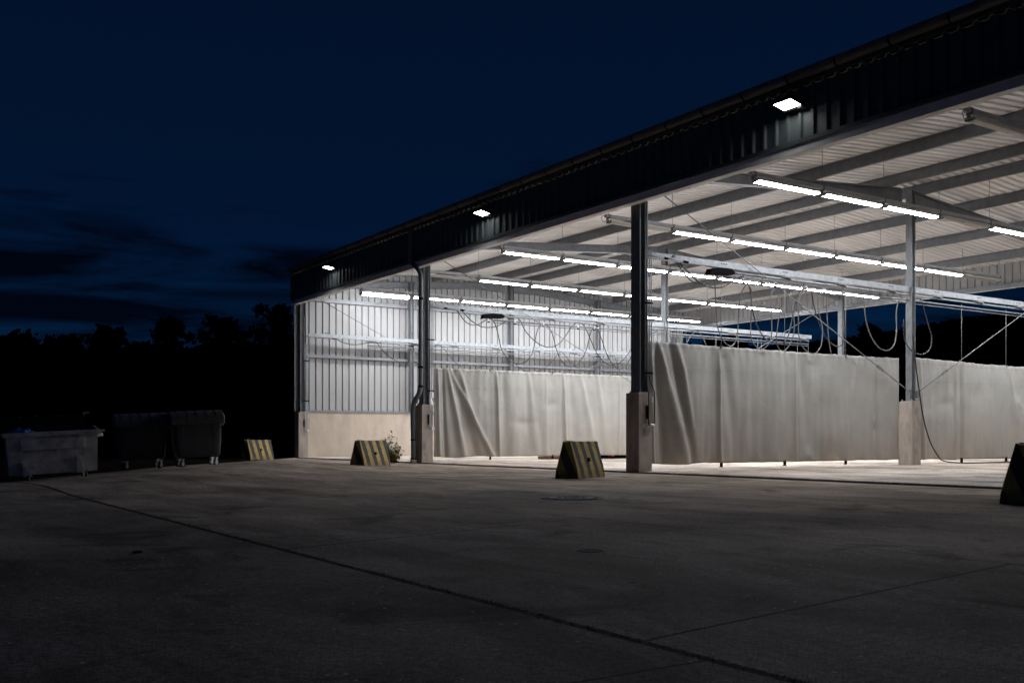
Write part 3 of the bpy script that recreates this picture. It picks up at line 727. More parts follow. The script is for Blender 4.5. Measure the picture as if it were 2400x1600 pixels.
hose('black hose in one wide loop crossing the narrow grey loops', c7b, [(1275,440),(1320,520),(1350,680),(1400,860),(1480,1000),(1540,1035),(1600,1048),(1660,1020),(1710,930),(1750,800),(1790,630),(1820,530),(1880,470)], YN+0.10, 0.017, HOSEB)
hose('grey hose in two narrow loops left of the rear column', c7b, [(1885,480),(1840,520),(1822,700),(1820,900),(1835,1040),(1880,1125),(1930,1150),(1980,1125),(2030,1050),(2055,900),(2040,800),(2010,700),(1995,600),(2010,555),(2040,545),(2080,580),(2095,680),(2110,800),(2115,1000),(2125,1150)], YN, 0.014, HOSEG)
hose('dark hose sloping in a wide loop toward the rear column', c7b, [(1900,490),(1930,510),(1960,620),(2000,760),(2050,920),(2100,1020),(2150,1070),(2200,1075),(2245,1030),(2265,900)], YN+0.1, 0.016, HOSEB)
hose('grey hose hanging in one big loop just left of the inner column', c5, [(375,990),(400,1005),(420,1100),(440,1220),(470,1330),(520,1420),(580,1440),(630,1390),(655,1280),(665,1150),(690,1050),(715,1040)], YN, 0.017, HOSEG)
hose('dark hose curled in one loop round the inner column', c5, [(800,1045),(835,1048),(865,1080),(890,1150),(915,1260),(925,1350),(900,1430),(850,1470),(800,1462),(760,1420),(730,1340),(722,1200)], YN-0.08, 0.015, HOSEB)
hose('grey hose arching from the far end of the middle beam', c7b, [(680,1050),(710,980),(750,935),(790,930),(830,960),(870,1020),(890,1065)], YM, 0.015, HOSEG)
hose('small grey hose bow above the near curtain beside the far wall', c7b, [(636,1045),(636,990),(650,950),(670,945),(690,975),(690,1030)], YM+0.2, 0.014, HOSEG)
# supply hose that reaches the floor
P = [px2w(*c7(*p), 'Y', 17.50) for p in ((815,20),(825,120),(838,240),(850,340),(870,480),(890,620),(920,760),(960,880),(1010,970))]
P += [px2w(*c7(1060,1020), 'Y', 17.45)]
q = P[-1].copy()
P += [Vector((q.x+0.55, 17.3, 0.08)), Vector((q.x+1.2, 17.15, 0.075)), Vector((q.x+2.4, 17.2, 0.075)), Vector((q.x+3.6, 17.1, 0.075)), Vector((q.x+5.0,17.3,0.075))]
o = MB().tube(smooth_path(P, 5), 0.019, 7).build('supply_hose', HOSEB)
tag(o, 'black supply hose hanging down beside the inner pier and trailing over the floor', 'hose')
# hose slides
def slide_set(i, yb, zb, pxs):
    for n, p in enumerate(pxs):
        x = px2w(p, 0, 'Y', yb).x
        t = thing('hose_slide', ORD[min(n,7)]+' hose slide from the front on the '+BN[i], 'hose slide', (x, yb+0.02, zb), group='hose slides on the beams')
        MB().box((-0.05,-0.02,-0.045),(0.05,0.03,-0.018)).box((-0.012,-0.01,-0.11),(0.012,0.01,-0.045)).build('carriage', CHROME, t)
        MB().box((-0.03,-0.025,-0.15),(0.03,0.025,-0.11)).build('hose_clip', BLACKM, t)
slide_set(2, YN, 4.80, (1743,1818,1891,1933))
slide_set(3, YM, 4.76, (1146,1208,1275,1356,1394))

# ------------------------------------------------------------------ curtains
def curtain(name_label, x0, x1, y, ztop, zbot, folds, seed, hangx, sag=0.0, seams=(), rise=0.0, group='tarpaulin splash curtains'):
    t = thing('splash_curtain', name_label, 'curtain', (x0, y, 0), group=group)
    L_ = x1-x0; nx = int(L_*34); nz = 56; rnd = random.Random(seed)
    bm = bmesh.new(); V = []
    blobs = [(rnd.uniform(0.4, L_), rnd.uniform(zbot+0.1, ztop-0.2), rnd.uniform(0.12,0.5), rnd.uniform(0.12,0.45), rnd.uniform(-0.038,0.038)) for _ in range(int(L_*1.6))]
    for i in range(nx+1):
        x = L_*i/nx; col = []
        tz = ztop + rise*x/L_ - sag*math.sin(math.pi*min(1, x/L_)) - 0.012*abs(math.sin(x*math.pi/0.55))
        bz = zbot + 0.012*noise.noise(Vector((x*2, seed, 0))) - (0.02*math.sin(x*3+seed) if x < 2 else 0)
        for j in range(nz+1):
            f = j/nz; z = bz+(tz-bz)*f; dn = (tz-z)
            d = 0
            for (xc, k, w, a, sp) in folds:   # fold line starts at xc on top and drifts k per metre; widens downward
                ww = w*(0.45+sp*dn); u = (x-(xc+k*dn))/ww
                d += a*math.exp(-u*u)*min(1, 0.25+dn*1.2)
            for (bx, bz_, wx, wz, a) in blobs:
                u = ((x-bx)/wx)**2+((z-bz_)/wz)**2
                if u < 6: d += a*math.exp(-u)
            d += 0.085*noise.noise(Vector((x*1.3, z*0.22, seed*3.1)))+0.020*noise.noise(Vector((x*5.0, z*0.7, seed)))
            # hem gathers
            if f > 0.93: d += 0.015*math.sin(x*23+3*noise.noise(Vector((x*2,0,seed))))*(f-0.93)/0.07
            if f < 0.10: d += 0.02*math.sin(x*9+seed)*(0.10-f)/0.10
            for sx_ in seams:
                u = (x-sx_)/0.02
                if abs(u) < 3: d -= 0.012*math.exp(-u*u)
            hz_ = abs(dn-0.62); 
            if hz_ < 0.02: d += 0.006
            col.append(bm.verts.new((x, -d, z)))
        V.append(col)
    for i in range(nx):
        for j in range(nz):
            f = bm.faces.new((V[i][j], V[i+1][j], V[i+1][j+1], V[i][j+1])); f.smooth = True
    me = bpy.data.meshes.new('tarpaulin'); bm.to_mesh(me); bm.free(); me.materials.append(CURT)
    o = bpy.data.objects.new('tarpaulin', me); COL.objects.link(o); o.parent = t
    m = o.modifiers.new('thickness', 'SOLIDIFY'); m.thickness = 0.004
    zt = lambda x: ztop + rise*x/L_ - sag*math.sin(math.pi*min(1, max(0, x/L_)))
    for hx in hangx:
        x = hx-x0
        MB().tube([(x,0,zt(x)-0.02),(x,0,4.82)], 0.008, 5).build('suspension_wire', CAPM, t)
        MB().box((x-0.02,-0.03,zt(x)-0.05),(x+0.02,0.03,zt(x)+0.01)).build('hook', CAPM, t)
        MB().box((x-0.015,-0.04,zbot-0.10),(x+0.015,0.03,zbot+0.04)).box((x-0.04,-0.05,zbot-0.10),(x+0.01,0.04,zbot-0.085)).build('floor_tie', BLACKM, t)
    return t
FN = [(0.10,0.02,0.10,0.10,0.15),(0.30,0.10,0.12,-0.09,0.30),(0.36,0.30,0.16,0.10,0.30),(0.75,0.28,0.16,-0.10,0.25),(0.95,0.22,0.14,0.08,0.2),(2.35,0.0,0.10,0.07,0.1),(2.50,0.16,0.22,-0.05,0.3),(5.1,0.0,0.08,0.05,0.1),(5.25,0.18,0.25,-0.05,0.3),(7.6,-0.18,0.14,0.06,0.2),(8.4,0.02,0.1,-0.04,0.1)]
hx = [px2w(p, 0, 'Y', 17.82).x for p in (1690.4, 1839, 1982)]
curtain('big grey tarpaulin curtain between the nearest front pier and inner pier', 15.50, 24.92, 17.82, 3.07, 0.19, FN, 5, hx, sag=0.02, seams=(2.4,5.2,8.35))
hx = [px2w(p, 0, 'Y', 17.82).x for p in (2253.6, 2357.7)]
curtain('grey tarpaulin curtain running right from the inner pier behind the rear half', 25.72, 34.9, 17.82, 3.13, 0.17,
    [(0.2,0.05,0.1,0.06,0.2),(1.9,-0.02,0.07,0.06,0.15),(2.1,0.05,0.12,-0.05,0.2),(4.8,0.25,0.12,0.06,0.3),(6,0.02,0.1,0.05,0.2)], 9, hx, sag=0.06, seams=(1.9,4.8))
FM = [(0.12,0.02,0.07,0.09,0.2),(0.33,0.04,0.07,-0.10,0.2),(0.48,0.22,0.10,0.12,0.40),(0.70,0.34,0.17,-0.10,0.40),(0.95,0.30,0.12,0.08,0.3),(0.6,0.55,0.10,0.12,0.25),(2.35,0.03,0.10,0.13,0.1),(2.62,0.05,0.18,-0.07,0.3),(3.7,0.10,0.15,0.06,0.3),(4.4,0.0,0.09,0.04,0.3),(5.15,0.03,0.10,0.11,0.12),(5.4,0.1,0.2,-0.05,0.3),(5.9,0.22,0.15,0.07,0.3),(6.6,0.18,0.15,0.05,0.3),(7.6,0.0,0.07,0.04,0.2),(8.3,0.3,0.2,0.05,0.3)]
hx = [px2w(p, 0, 'Y', 28.22).x for p in (1149, 1294.9, 1430)]
curtain('grey folded tarpaulin curtain between the second front pier and inner columns', 15.62, 24.9, 28.22, 3.06, 0.19, FM, 12, hx, seams=(2.4,5.2,7.7))
curtain('rear half of the middle curtain, mostly hidden behind the nearest curtain', 25.72, 34.9, 28.22, 2.98, 0.17,
    [(1.9,0,0.1,0.05,0.2)], 19, [px2w(p, 0, 'Y', 28.22).x for p in (1678, 1730, 1776, 1784, 1869, 1894)], seams=(1.9,))

# low things glimpsed under the middle curtain
o = MB().prism([(0,0.055),(0.95,0.055),(0.95,0.15),(0.9,0.17),(0.05,0.17),(0,0.15)], 'Y', 0, 0.3).build('timber_block', WOOD, None)
p = px2w(1272, 1078, 'Y', 28.9); o.location = (p.x, 28.9, 0); tag(o, 'brown timber sleeper lying on the floor behind the middle curtain', 'timber')
t = thing('floor_ramp', 'low black ramp with red reflector under the middle curtain', 'ramp', (px2w(1405, 0, 'Y', 28.7).x, 28.7, 0.055))
MB().prism([(-0.05,0),(1.9,0),(1.9,0.20),(1.8,0.235),(0.0,0.235),(-0.05,0.16)], 'Y', 0, 0.5).build('frame', BLACKM, t, bevel=0.01)
MB().box((0.42,-0.02,0.085),(0.68,-0.002,0.165)).build('reflector', REDR, t, bevel=0.008)

# ------------------------------------------------------------------ floodlights on the fascia
def flood():
    t = thing('flood_light', 'x', 'floodlight', group='floodlights along the fascia')
    M = Matrix.Rotation(R(11), 4, 'Y')
    s = MB(); s.box((-0.19,-0.24,0.0),(0.17,0.24,0.045), M); s.box((-0.12,-0.15,0.045),(0.10,0.15,0.075), M)
    for k in range(7): s.box((-0.11,-0.13+k*0.04,0.075),(0.09,-0.115+k*0.04,0.095), M)
    s.build('housing', BLACKM, t)
    MB().box((-0.165,-0.215,0.0-0.008),(0.145,0.215,-0.001), M).build('lamp_face', FLOOD, t)
    MB().box((0.15,-0.24,-0.045),(0.17,0.24,-0.001), M).box((-0.19,-0.24,-0.02),(-0.17,0.24,-0.001), M).box((-0.169,-0.24,-0.025),(0.149,-0.22,-0.001), M).box((-0.169,0.22,-0.025),(0.149,0.24,-0.001), M).build('bezel', BLACKM, t)
    MB().bar((0.0,-0.25,0.03),(0.20,-0.25,-0.02),0.012,0.03).bar((0.0,0.25,0.03),(0.20,0.25,-0.02),0.012,0.03).bar((0.20,-0.25,-0.02),(0.20,0.25,-0.02),0.01,0.05).build('bracket', BLACKM, t)
    MB().box((0.02,-0.30,-0.13),(0.14,-0.22,-0.07)).build('sensor', CAPM, t)
    return t
F = flood(); F.location = (14.70, 12.9, 7.05); F['label'] = 'largest floodlight on the fascia, above right of the nearest column'
dup(F, (14.70, 23.8, 7.05), label='middle floodlight on the fascia between the two front columns')
dup(F, (14.70, 34.5, 7.05), label='farthest, smallest floodlight near the dark left end of the fascia')

# ------------------------------------------------------------------ striped concrete barriers
def barrier():
    t = thing('concrete_barrier', 'x', 'barrier', group='striped concrete blocks in front of the piers')
    # local x along the block, end face at x=0; y = width; corner A at origin
    Lb, Wb, Wt, H = 1.22, 0.52, 0.17, 0.735
    s = MB(); n = 1
    a = (Wb-Wt)/2
    s.prism([(0,0),(Wb,0),(Wb-0.02,0.16),(Wb-a,H),(a,H),(0.02,0.16)], 'X', 0, Lb)
    bmesh.ops.subdivide_edges(s.bm, edges=s.bm.edges[:], cuts=7, use_grid_fill=True)
    for v in s.bm.verts:
        n3 = noise.noise_vector(v.co*6.0)*0.006 + noise.noise_vector(v.co*19.0)*0.004
        v.co += Vector((n3.x, n3.y, n3.z if v.co.z > 0.01 else 0))
        if v.co.z > H-0.03 and noise.noise(v.co*9) > 0.22: v.co.z -= 0.018
    s.build('block', STRIPE, t, bevel=0.010)
    c = Vector((0.60, 0.055, 0.37)); s = MB(); s.tube([c+Vector((0,-0.012,0.004)), c+Vector((0,0.06,-0.02))], 0.042, 14); s.build('lifting_hole', BLACKM, t)
    MB().tube([c+Vector((0.004,-0.022,-0.004)), c+Vector((0.004,0.01,-0.01))], 0.016, 10).build('hole_pin', mat('rusty_pin', (0.25,0.12,0.05), 0.7), t)
    MB().prism([(Wb/2-0.05,H),(Wb/2+0.05,H),(Wb/2+0.04,H+0.014),(Wb/2-0.04,H+0.014)], 'X', 0.05, 0.2).build('top_cap', WOOD, t)
    return t
Bq = barrier(); Bq.location = (11.95, 15.76, 0); Bq.rotation_euler = (0,0,R(26)); Bq['label'] = 'striped barrier block standing before the nearest front column, by the manhole'
dup(Bq, (11.98, 25.62, 0), (0,0,R(27)), 'striped barrier block between the weed bush and the end wall bay')
dup(Bq, (12.2, 35.75, 0), (0,0,R(27)), 'farthest, smallest striped barrier block left of the corner column')
dup(Bq, (11.90, 6.48, 0), (0,0,R(27)), 'black looking barrier block cut off by the right edge')

# ------------------------------------------------------------------ manhole and small drain
c = px2w(1339, 1167, 'Z', 0)
t = thing('manhole_cover', 'round cast iron manhole cover with bright worn rings near the barrier', 'manhole cover', (c.x, c.y, 0))
MB().ring((0,0,0), 0.30, 0.385, -0.01, 48, 0.018).build('outer_frame', IRON, t); MB().ring((0,0,0), 0.385, 0.40, -0.01, 48, 0.022).build('rim', IRONW, t)
MB().ring((0,0,0), 0.275, 0.30, -0.01, 48, 0.022).build('inner_rim', IRONW, t)
s = MB(); s.ring((0,0,0), 0.0015, 0.27, -0.01, 48, 0.016); s.build('cover', IRON, t)
for k in range(16):
    a = 2*math.pi*k/16; s = MB(); M = Matrix.Rotation(a, 4, 'Z'); s.box((0.20,-0.022,0.006),(0.26,0.022,0.011), M); s.build('lug', IRONW, t)
MB().ring((0,0,0), 0.13, 0.145, 0.006, 32, 0.005).build('centre_ring', IRONW, t)
MB().ring((0,0,0), 0.40, 0.425, -0.01, 48, 0.0115).build('joint', DARKJ, t)
c = px2w(1383, 1290, 'Z', 0)
o = MB().ring((0,0,0), 0.0015, 0.075, -0.01, 24, 0.012).ring((0,0,0), 0.078, 0.095, -0.01, 24, 0.014).build('valve_cover', IRON, None); o.location = (c.x, c.y, 0)
tag(o, 'small round iron valve cover alone on the open concrete', 'valve cover')
c = px2w(323, 1294, 'Z', 0); s = MB()
bmesh.ops.create_icosphere(s.bm, subdivisions=3, radius=1)
for v in s.bm.verts: v.co = Vector((v.co.x*0.035, v.co.y*0.04, max(-0.2, v.co.z)*0.014))*(1+0.3*noise.noise(v.co*2))
o = s.build('dirt_clod', DARKJ, None, smooth=True); o.location = (c.x, c.y, 0.002); tag(o, 'dark clod of dirt on the open concrete at left', 'dirt')

# ------------------------------------------------------------------ weed bush
def weed():
    p = Vector((14.50, 28.85, 0)); t = thing('weed_bush', 'leafy yellow green weed growing beside the downpipe', 'plant', tuple(p))
    rnd = random.Random(11); st = MB(); lf = MB()
    def leaf(q, sz):
        n = Vector((rnd.uniform(-1,1), rnd.uniform(-1,1), rnd.uniform(-0.5,1))).normalized(); a = n.orthogonal().normalized(); b = n.cross(a)
        k = rnd.uniform(0, 6.28); u = a*math.cos(k)+b*math.sin(k); w = n.cross(u)
        v = [lf.bm.verts.new(q+x) for x in (Vector(), u*sz*0.45+w*sz*0.36, u*sz*0.8+w*sz*0.22+n*0.01, u*sz, u*sz*0.8-w*sz*0.22+n*0.01, u*sz*0.45-w*sz*0.36)]
        lf.bm.faces.new(v)
    for k in range(30):
        a = rnd.uniform(0, 6.28); h = rnd.uniform(0.3, 0.92)
        tx = rnd.uniform(-0.45, 0.25)
        if k == 0: h, tx = 1.13, -0.05
        if k == 1: h, tx = 0.95, -0.12
        P = [Vector((0.03*math.cos(a), 0.05*math.sin(a), 0))]
        e = Vector((tx*0.8, -tx*0.75+0.05*rnd.random(), h)); 
        for i in range(1, 8):
            f = i/7; P.append(P[0].lerp(e, f)+Vector((rnd.uniform(-1,1), rnd.uniform(-1,1), 0))*0.015+Vector((0,0,-0.05*f*f)))
        st.tube(P, 0.004, 5, rs=[0.006*(1-0.7*i/7) for i in range(8)])
        for i in range(1, 8):
            m_ = 3 if k < 2 else 6
            for _ in range(m_ if i < 7 else 3):
                q = P[i].lerp(P[i-1], rnd.random())+Vector((rnd.gauss(0,1), rnd.gauss(0,1), rnd.gauss(0,0.7)))*(0.045 if k > 1 else 0.03)
                leaf(q, rnd.uniform(0.035, 0.08))
    st.build('stem', STEM, t); lf.build('foliage', LEAFY, t)
weed()

# ------------------------------------------------------------------ bins
def castor(parent, x, y, z0, r=0.085, turn=0.4):
    c = MB(); M = Matrix.Translation((x, y, 0)) @ Matrix.Rotation(turn, 4, 'Z')
    c.box((-0.05,-0.045,z0+2*r+0.01),(0.05,0.045,z0+2*r+0.03), M)
    for sy in (-0.032, 0.026): c.box((-0.03,sy,z0+r-0.02),(0.03,sy+0.006,z0+2*r+0.01), M)
    o = c.build('castor', CHROME, parent)
    w = MB(); w.tube([M @ Vector((0,-0.022,z0+r)), M @ Vector((0,0.022,z0+r))], r, 16); w.build('tyre', RUBBER, o)
    w = MB(); w.tube([M @ Vector((0,-0.024,z0+r)), M @ Vector((0,0.024,z0+r))], r*0.55, 12); w.build('rim', CHROME, o)
    return o
def steel_container():
    c = rd2w((125-1200)/FPX*20.4, 20.4); z = CAMH-(1125-HZ)/FPX*20.0
    t = thing('steel_container', 'wide dented grey steel waste container with open dark lid', 'waste container', (c.x, c.y, z), (0, -0.062, -TH))
    t.rotation_mode = 'XYZ'
    t.rotation_euler = (Matrix.Rotation(R(-5), 3, 'Z') @ Matrix.Rotation(-0.055, 3, 'Y')).to_euler()
    W2t, W2b = 0.89, 0.85; D2t, D2b = 0.52, 0.40; zb, zt = 0.14, 0.90
    def ring(w, d, z): return [Vector((-w,-d,z)), Vector((w,-d,z)), Vector((w,d,z)), Vector((-w,d,z))]
    s = MB(); A = ring(W2b,D2b,zb); B = ring(W2t,D2t,zt); Ai = ring(W2b-0.03,D2b-0.03,zb+0.03); Bi = ring(W2t-0.03,D2t-0.03,zt)
    va, vb, vi, vj = ([s.bm.verts.new(p) for p in q] for q in (A,B,Ai,Bi))
    for k in range(4):
        n = (k+1)%4; s.bm.faces.new((va[k],va[n],vb[n],vb[k])); s.bm.faces.new((vb[k],vb[n],vj[n],vj[k])); s.bm.faces.new((vj[k],vj[n],vi[n],vi[k]))
    s.bm.faces.new(va[::-1]); s.bm.faces.new(vi)
    s.build('body', STEELC, t)
    s = MB(); 
    s.box((-W2t-0.06,-D2t-0.05,zt-0.01),(W2t+0.06,-D2t+0.015,zt+0.075)); s.box((-W2t-0.06,D2t-0.015,zt-0.01),(W2t+0.06,D2t+0.05,zt+0.075))
    s.box((-W2t-0.06,-D2t+0.017,zt-0.01),(-W2t+0.0,D2t-0.017,zt+0.07)); s.box((W2t,-D2t+0.017,zt-0.01),(W2t+0.06,D2t-0.017,zt+0.07))
    s.build('rim', STEELC, t, bevel=0.01)
    def fr(x, z, o=0.0):   # point on the sloping front
        f = (z-zb)/(zt-zb); return Vector((x, -(D2b+(D2t-D2b)*f)-o, z))
    def plate(x0, x1, z0, z1, th, name, xt0=None, xt1=None, o=0.003):
        xt0 = x0 if xt0 is None else xt0; xt1 = x1 if xt1 is None else xt1
        s = MB(); s.hexa([fr(x0,z0,o+th),fr(x1,z0,o+th),fr(x1,z0,o),fr(x0,z0,o),fr(xt0,z1,o+th),fr(xt1,z1,o+th),fr(xt1,z1,o),fr(xt0,z1,o)]); return s.build(name, STEELC, t, bevel=0.004)
    plate(-0.62, 0.62, 0.62, 0.84, 0.035, 'lifting_pocket')
    plate(-0.60, -0.42, 0.10, 0.40, 0.05, 'foot_bracket', -0.62, -0.58); plate(0.44, 0.62, 0.12, 0.46, 0.05, 'foot_bracket', 0.44, 0.50)
    plate(-0.42, 0.44, 0.385, 0.395, 0.006, 'seam'); plate(-0.42, 0.46, 0.19, 0.20, 0.006, 'seam')
    for x, z in ((-0.64,0.5),(-0.5,0.5),(0.42,0.55),(0.58,0.5),(0.42,0.5)): MB().tube([fr(x,z,0), fr(x,z,0.014)], 0.013, 7).build('rivet', CHROME, t)
    MB().tube([(W2t+0.04,0,0.86),(W2t+0.16,0,0.86)], 0.035, 12).build('trunnion', STEELC, t)
    MB().bar((W2t+0.02,-D2t-0.02,0.98),(W2t-0.08,-D2t+0.0,1.05),0.02,0.02).bar((W2t-0.05,-D2t-0.06,0.92),(W2t+0.14,-D2t-0.06,0.95),0.03,0.05).build('handle', STEELC, t)
    # lid, swung up and leaning back
    s = MB(); P = []
    for k in range(7):
        a = k/6; P.append((D2t-0.45*a*0.4, 0.97+0.34*math.sin(a*1.45)))
    pts = [(0.53,0.98),(0.50,1.10),(0.44,1.22),(0.34,1.29),(0.26,1.315),(0.255,1.295),(0.33,1.27),(0.42,1.20),(0.48,1.09),(0.51,0.98)]
    s.prism(pts, 'X', -0.98, 0.74); s.build('lid', LIDM, t)
    for x in (-0.55,-0.25,0.2,0.47): MB().tube([(x,0.27,1.29),(x,0.245,1.30)], 0.012, 7).build('rivet', CHROME, t)
    MB().bar((0.68,0.25,1.33),(0.82,0.25,1.33),0.03,0.03).box((0.70,0.23,1.27),(0.73,0.27,1.33)).build('lid_grip', CHROME, t)
    castor(t, -0.50, -0.40, 0.0, 0.075, 1.35); castor(t, 0.62, -0.40, 0.0, 0.075, 1.45)
    castor(t, -0.50, 0.38, 0.0, 0.075, 1.2); castor(t, 0.62, 0.38, 0.0, 0.075, 1.3)
    return t, c, z
t_, c_, z_ = steel_container(); t_.scale = (0.94,0.94,1.0)
s = MB(); bmesh.ops.create_icosphere(s.bm, subdivisions=4, radius=1)
for v in s.bm.verts:
    q = v.co.copy(); n_ = noise.noise(q*2.2)*0.5+noise.noise(q*6)*0.25
    v.co = Vector((q.x*0.24, q.y*0.17, q.z*0.10))*(1+n_)
o = s.build('rubbish_bag', BLUEB, None, smooth=True); o.location = rd2w((45-1200)/FPX*20.1, 20.15, 0) + Vector((0,0,0.885))
o.rotation_euler = (0,0,-TH)
tag(o, 'crumpled blue plastic bag poking over the steel container rim', 'rubbish bag')
o = MB().box((-0.5,-0.3,0.0),(0.9,0.25,0.60)).build('rubbish', mat('dark_rubbish', (0.02,0.018,0.016), 0.9, var=0.5, scale=9), t_, bevel=0.05); o.location = (-0.1,0,0.2)

def plastic_bin(pxc, d, label, lidm):
    c = rd2w((pxc-1200)/FPX*d, d)
    t = thing('wheeled_bin', label, 'wheeled bin', (c.x, c.y, 0), (0,0,0), group='large plastic wheeled bins')
    t.rotation_euler = (Matrix.Rotation(R(-9), 3, 'Z') @ Matrix.Rotation(-0.045, 3, 'Y')).to_euler()
    zb, zt = 0.235, 1.12
    rings = []
    s = MB()
    def rr(w, d_, z, r=0.10, n=4):
        out = []
        for cx, cy, a0 in ((w-r,-d_+r,-90),(w-r,d_-r,0),(-w+r,d_-r,90),(-w+r,-d_+r,180)):
            for k in range(n+1):
                a = R(a0+90*k/n); out.append(s.bm.verts.new((cx+r*math.cos(a), cy+r*math.sin(a), z)))
        return out
    for w, d_, z in ((0.47,0.40,zb),(0.52,0.43,zb+0.06),(0.55,0.46,0.6),(0.57,0.50,zt-0.05),(0.60,0.53,zt-0.045),(0.60,0.53,zt)): rings.append(rr(w,d_,z))
    for a, b in zip(rings, rings[1:]):
        for k in range(len(a)):
            f = s.bm.faces.new((a[k], a[(k+1)%len(a)], b[(k+1)%len(a)], b[k])); f.smooth = True
    s.bm.faces.new(rings[0][::-1]); s.bm.faces.new(rings[-1])
    s.build('body', BINP, t)
    for x in (-0.36, 0.36):
        s = MB(); s.hexa([Vector(p) for p in ((x-0.02,-0.43,0.32),(x+0.02,-0.43,0.32),(x+0.02,-0.40,0.32),(x-0.02,-0.40,0.32),(x-0.02,-0.522,1.05),(x+0.02,-0.522,1.05),(x+0.02,-0.49,1.05),(x-0.02,-0.49,1.05))]); s.build('rib', BINP, t)
    for x in (-0.62, 0.62): MB().tube([(x-0.06,0,1.03),(x+0.06,0,1.03)], 0.03, 10).build('trunnion', BINP, t)
    # domed lid with shallow ribs
    s = MB(); poly = []
    for k in range(13):
        a = math.pi*k/12; poly.append((-0.57*math.cos(a), 1.10+0.30*math.sin(a)**0.75))
    poly += [(0.57,1.07),(-0.59,1.05)]
    s.prism(poly, 'X', -0.64, 0.64); lid = s.build('lid', lidm, t, bevel=0.03)
    for x in (-0.45,-0.22,0.0,0.22,0.45):
        s = MB(); pl = [(-0.575*math.cos(math.pi*k/12), 1.105+0.305*math.sin(math.pi*k/12)**0.75) for k in range(0,13)]+[(0.5,1.12),(-0.5,1.12)]
        s.prism(pl, 'X', x-0.018, x+0.018); s.build('lid_rib', lidm, lid)
    for x in (-0.40, 0.40):
        castor(t, x, -0.36, 0.0, 0.095, 0.9); castor(t, x, 0.34, 0.0, 0.095, 0.5)
    return t, c
b2, c2_ = plastic_bin(334, 25.3, 'unlit black wheeled bin between steel container and the dusty lidded bin', BINP)
b2.location.z = CAMH-(1099.5-HZ)/FPX*25.0
b3, c3_ = plastic_bin(463, 25.3, 'dark wheeled bin with a dusty rounded lid, nearest the building', BINL)
b3.location.z = CAMH-(1093.5-HZ)/FPX*25.0

# ------------------------------------------------------------------ trees and far wood
def tree(px, d, top_py, wpx, label, seed, trunk=True, airy=0.0):
    rnd = random.Random(seed); c = rd2w((px-1200)/FPX*d, d); H = CAMH+(HZ-top_py)/FPX*d; Wc = wpx/FPX*d/2
    t = thing('tree', label, 'tree', (c.x, c.y, -0.05), group='dark trees beyond the yard')
    s = MB(); r0 = H*0.022
    s.tube([Vector((0,0,0)), Vector((0.1,0,H*0.3)), Vector((0,0.1,H*0.6)), Vector((0.05,0,H*0.9))], r0, 8, rs=[r0*1.3, r0, r0*0.6, r0*0.15])
    cl = []
    for k in range(13):
        a = rnd.uniform(0,6.28); z = H*rnd.uniform(0.35,0.88); l = Wc*rnd.uniform(0.45,0.95)
        e = Vector((math.cos(a)*l, math.sin(a)*l, min(H*0.95, z+H*0.1*rnd.random())))
        s.tube([Vector((0,0,z*0.85)), Vector((0,0,z*0.85)).lerp(e,0.5)+Vector((0,0,0.15)), e], r0*0.3, 5, rs=[r0*0.4, r0*0.25, r0*0.08]); cl.append(e)
    s.build('trunk', BARK, t)
    for k in range(26):
        a = rnd.uniform(0,6.28); z = rnd.uniform(0.12,0.93)*H
        f = z/H; rad = Wc*math.sin(math.pi*min(1,max(0.0,(f-0.05)/0.97))**0.8)
        l = rad*rnd.uniform(0.2,0.9); cl.append(Vector((math.cos(a)*l, math.sin(a)*l, z)))
    for k in range(5):
        cl.append(Vector((rnd.uniform(-0.3,0.3)*Wc, rnd.uniform(-0.3,0.3)*Wc, H*rnd.uniform(0.86,0.95))))
    lf = MB(); sz = d/FPX*7.0
    for e in cl:
        R_ = Wc*rnd.uniform(0.20,0.36)
        for _ in range(int(75*(1-airy))):
            v = Vector((rnd.gauss(0,0.5), rnd.gauss(0,0.5), rnd.gauss(0,0.38)))*R_
            q = e+v
            if q.z > H: q.z = H-rnd.random()*0.2
            n = Vector((rnd.gauss(0,1), rnd.gauss(0,1), rnd.gauss(0,1))).normalized(); a = n.orthogonal().normalized(); b = n.cross(a); k = sz*rnd.uniform(0.5,1.3)
            lf.bm.faces.new([lf.bm.verts.new(q+x) for x in (a*k, b*k*0.7, -a*k, -b*k*0.7)])
    lf.build('crown', LEAFD, t); return t
TL = [(40,85,772,200,'broad low dark tree at the far left edge'),(150,90,783,150,'low dark tree second from the left edge'),(262,80,757,120,'rounded dark tree behind the two plastic bins'),
      (335,100,800,130,'low dark tree filling the dip right of the rounded one'),(400,70,739,125,'taller dark tree with lobed crown left of the twin tree'),(525,70,736,125,'dark tree with domed crown between two taller neighbours'),
      (655,62,703,125,'ragged dark tree rising right beside the corner of the hall'),(590,90,800,150,'low dark tree in the gap beside the hall')]
for i, (px, d, ty, w, lab) in enumerate(TL): tree(px, d, ty, w, lab, 30+i, airy=0.3 if px == 655 else 0.0)
TR = [(2035,110,752,110,'dark bushy tree seen through the hall behind the rear column'),(1700,120,782,120,'dark tree top above the nearest curtain, left one'),(1830,130,800,120,'low dark tree top above the middle of the nearest curtain'),
      (1930,120,805,120,'low dark tree left of the rear column'),(2110,140,775,110,'dark tree left of the inner column, lowest of that clump')]
for i, (px, d, ty, w, lab) in enumerate(TR): tree(px, d, ty, w, lab, 60+i)
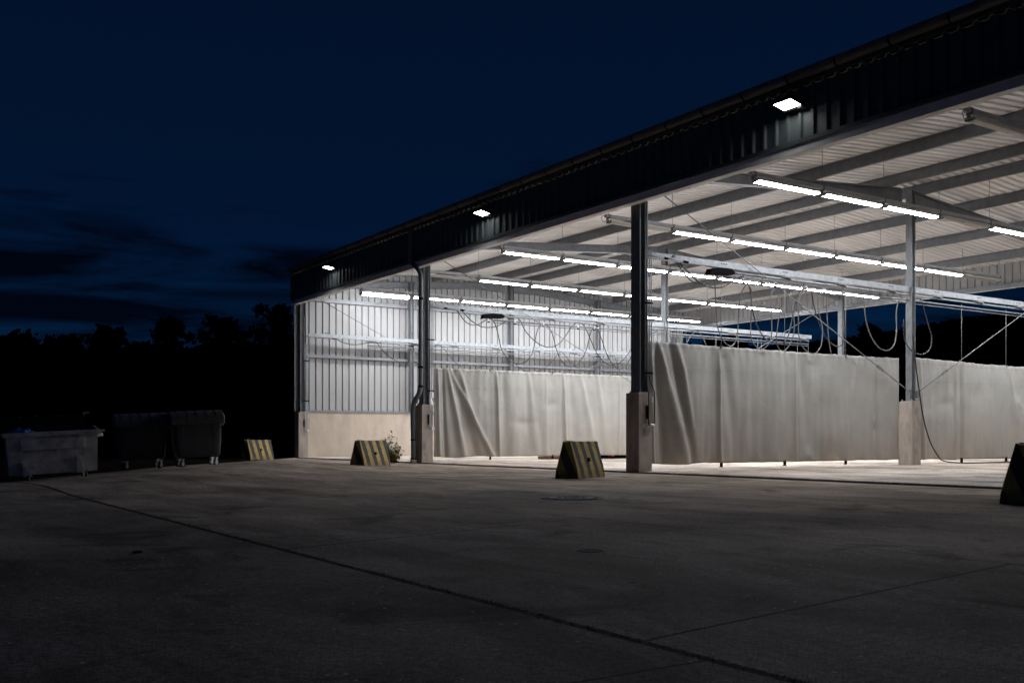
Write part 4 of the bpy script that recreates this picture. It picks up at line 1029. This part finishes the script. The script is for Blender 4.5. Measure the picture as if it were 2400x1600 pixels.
def wood_mass(pts, d, name, label, seed, depth=14):
    """far wood on rising ground: leafy mass with an uneven top"""
    rnd = random.Random(seed); lf = MB(); base = MB()
    for (xa, ta), (xb, tb) in zip(pts, pts[1:]):
        n = int((xb-xa)/2.2)
        for k in range(n):
            f = k/n; px = xa+(xb-xa)*f; tp = ta+(tb-ta)*f+7*noise.noise(Vector((px*0.05,seed,0)))+4*noise.noise(Vector((px*0.17,seed,3)))
            dd = d+rnd.uniform(0, depth); H = CAMH+(HZ-tp)/FPX*dd
            for m_ in range(26):
                z = H*(1-(rnd.random()**1.6)); 
                c = rd2w((px+rnd.gauss(0,5)-1200)/FPX*dd, dd+rnd.uniform(-2,2), z)
                n_ = Vector((rnd.gauss(0,1), rnd.gauss(0,1), rnd.gauss(0,1))).normalized(); a = n_.orthogonal().normalized(); b = n_.cross(a); s_ = dd/FPX*rnd.uniform(5,13)
                lf.bm.faces.new([lf.bm.verts.new(c+x) for x in (a*s_, b*s_*0.8, -a*s_, -b*s_*0.8)])
    o = lf.build(name, LEAFD, None, kind='stuff'); o['label'] = label; o['category'] = 'woodland'; return o
wood_mass([(-200,815),(60,808),(200,830),(420,820),(600,812),(760,815)], 105, 'far_wood', 'continuous dark wood along the horizon left of the hall', 3, 10)
wood_mass([(1580,812),(1800,818),(1990,800),(2150,768),(2280,748),(2420,734),(2700,700)], 170, 'far_wood', 'dark wooded ridge on the horizon seen through the hall', 5, 14)
def hill(pts, d, dep):
    bm = bmesh.new(); A=[];B=[];C=[]
    for px, tp in pts:
        H = CAMH+(HZ-tp)/FPX*d
        A.append(bm.verts.new(rd2w((px-1200)/FPX*d, d-12, -1))); B.append(bm.verts.new(rd2w((px-1200)/FPX*d, d+4, H))); C.append(bm.verts.new(rd2w((px-1200)/FPX*d, d+dep, H*0.6)))
    for k in range(len(pts)-1):
        bm.faces.new((A[k],A[k+1],B[k+1],B[k])); bm.faces.new((B[k],B[k+1],C[k+1],C[k]))
    me = bpy.data.meshes.new('hillside'); bm.to_mesh(me); bm.free(); o = bpy.data.objects.new('hillside', me); COL.objects.link(o); me.materials.append(VERGE); o['kind'] = 'structure'
hill([(-500,840),(-200,835),(60,825),(200,850),(420,842),(600,832),(760,835),(900,850)], 122, 40)
hill([(1500,840),(1800,835),(1990,820),(2150,782),(2280,762),(2420,748),(2700,715),(3000,700)], 190, 60)
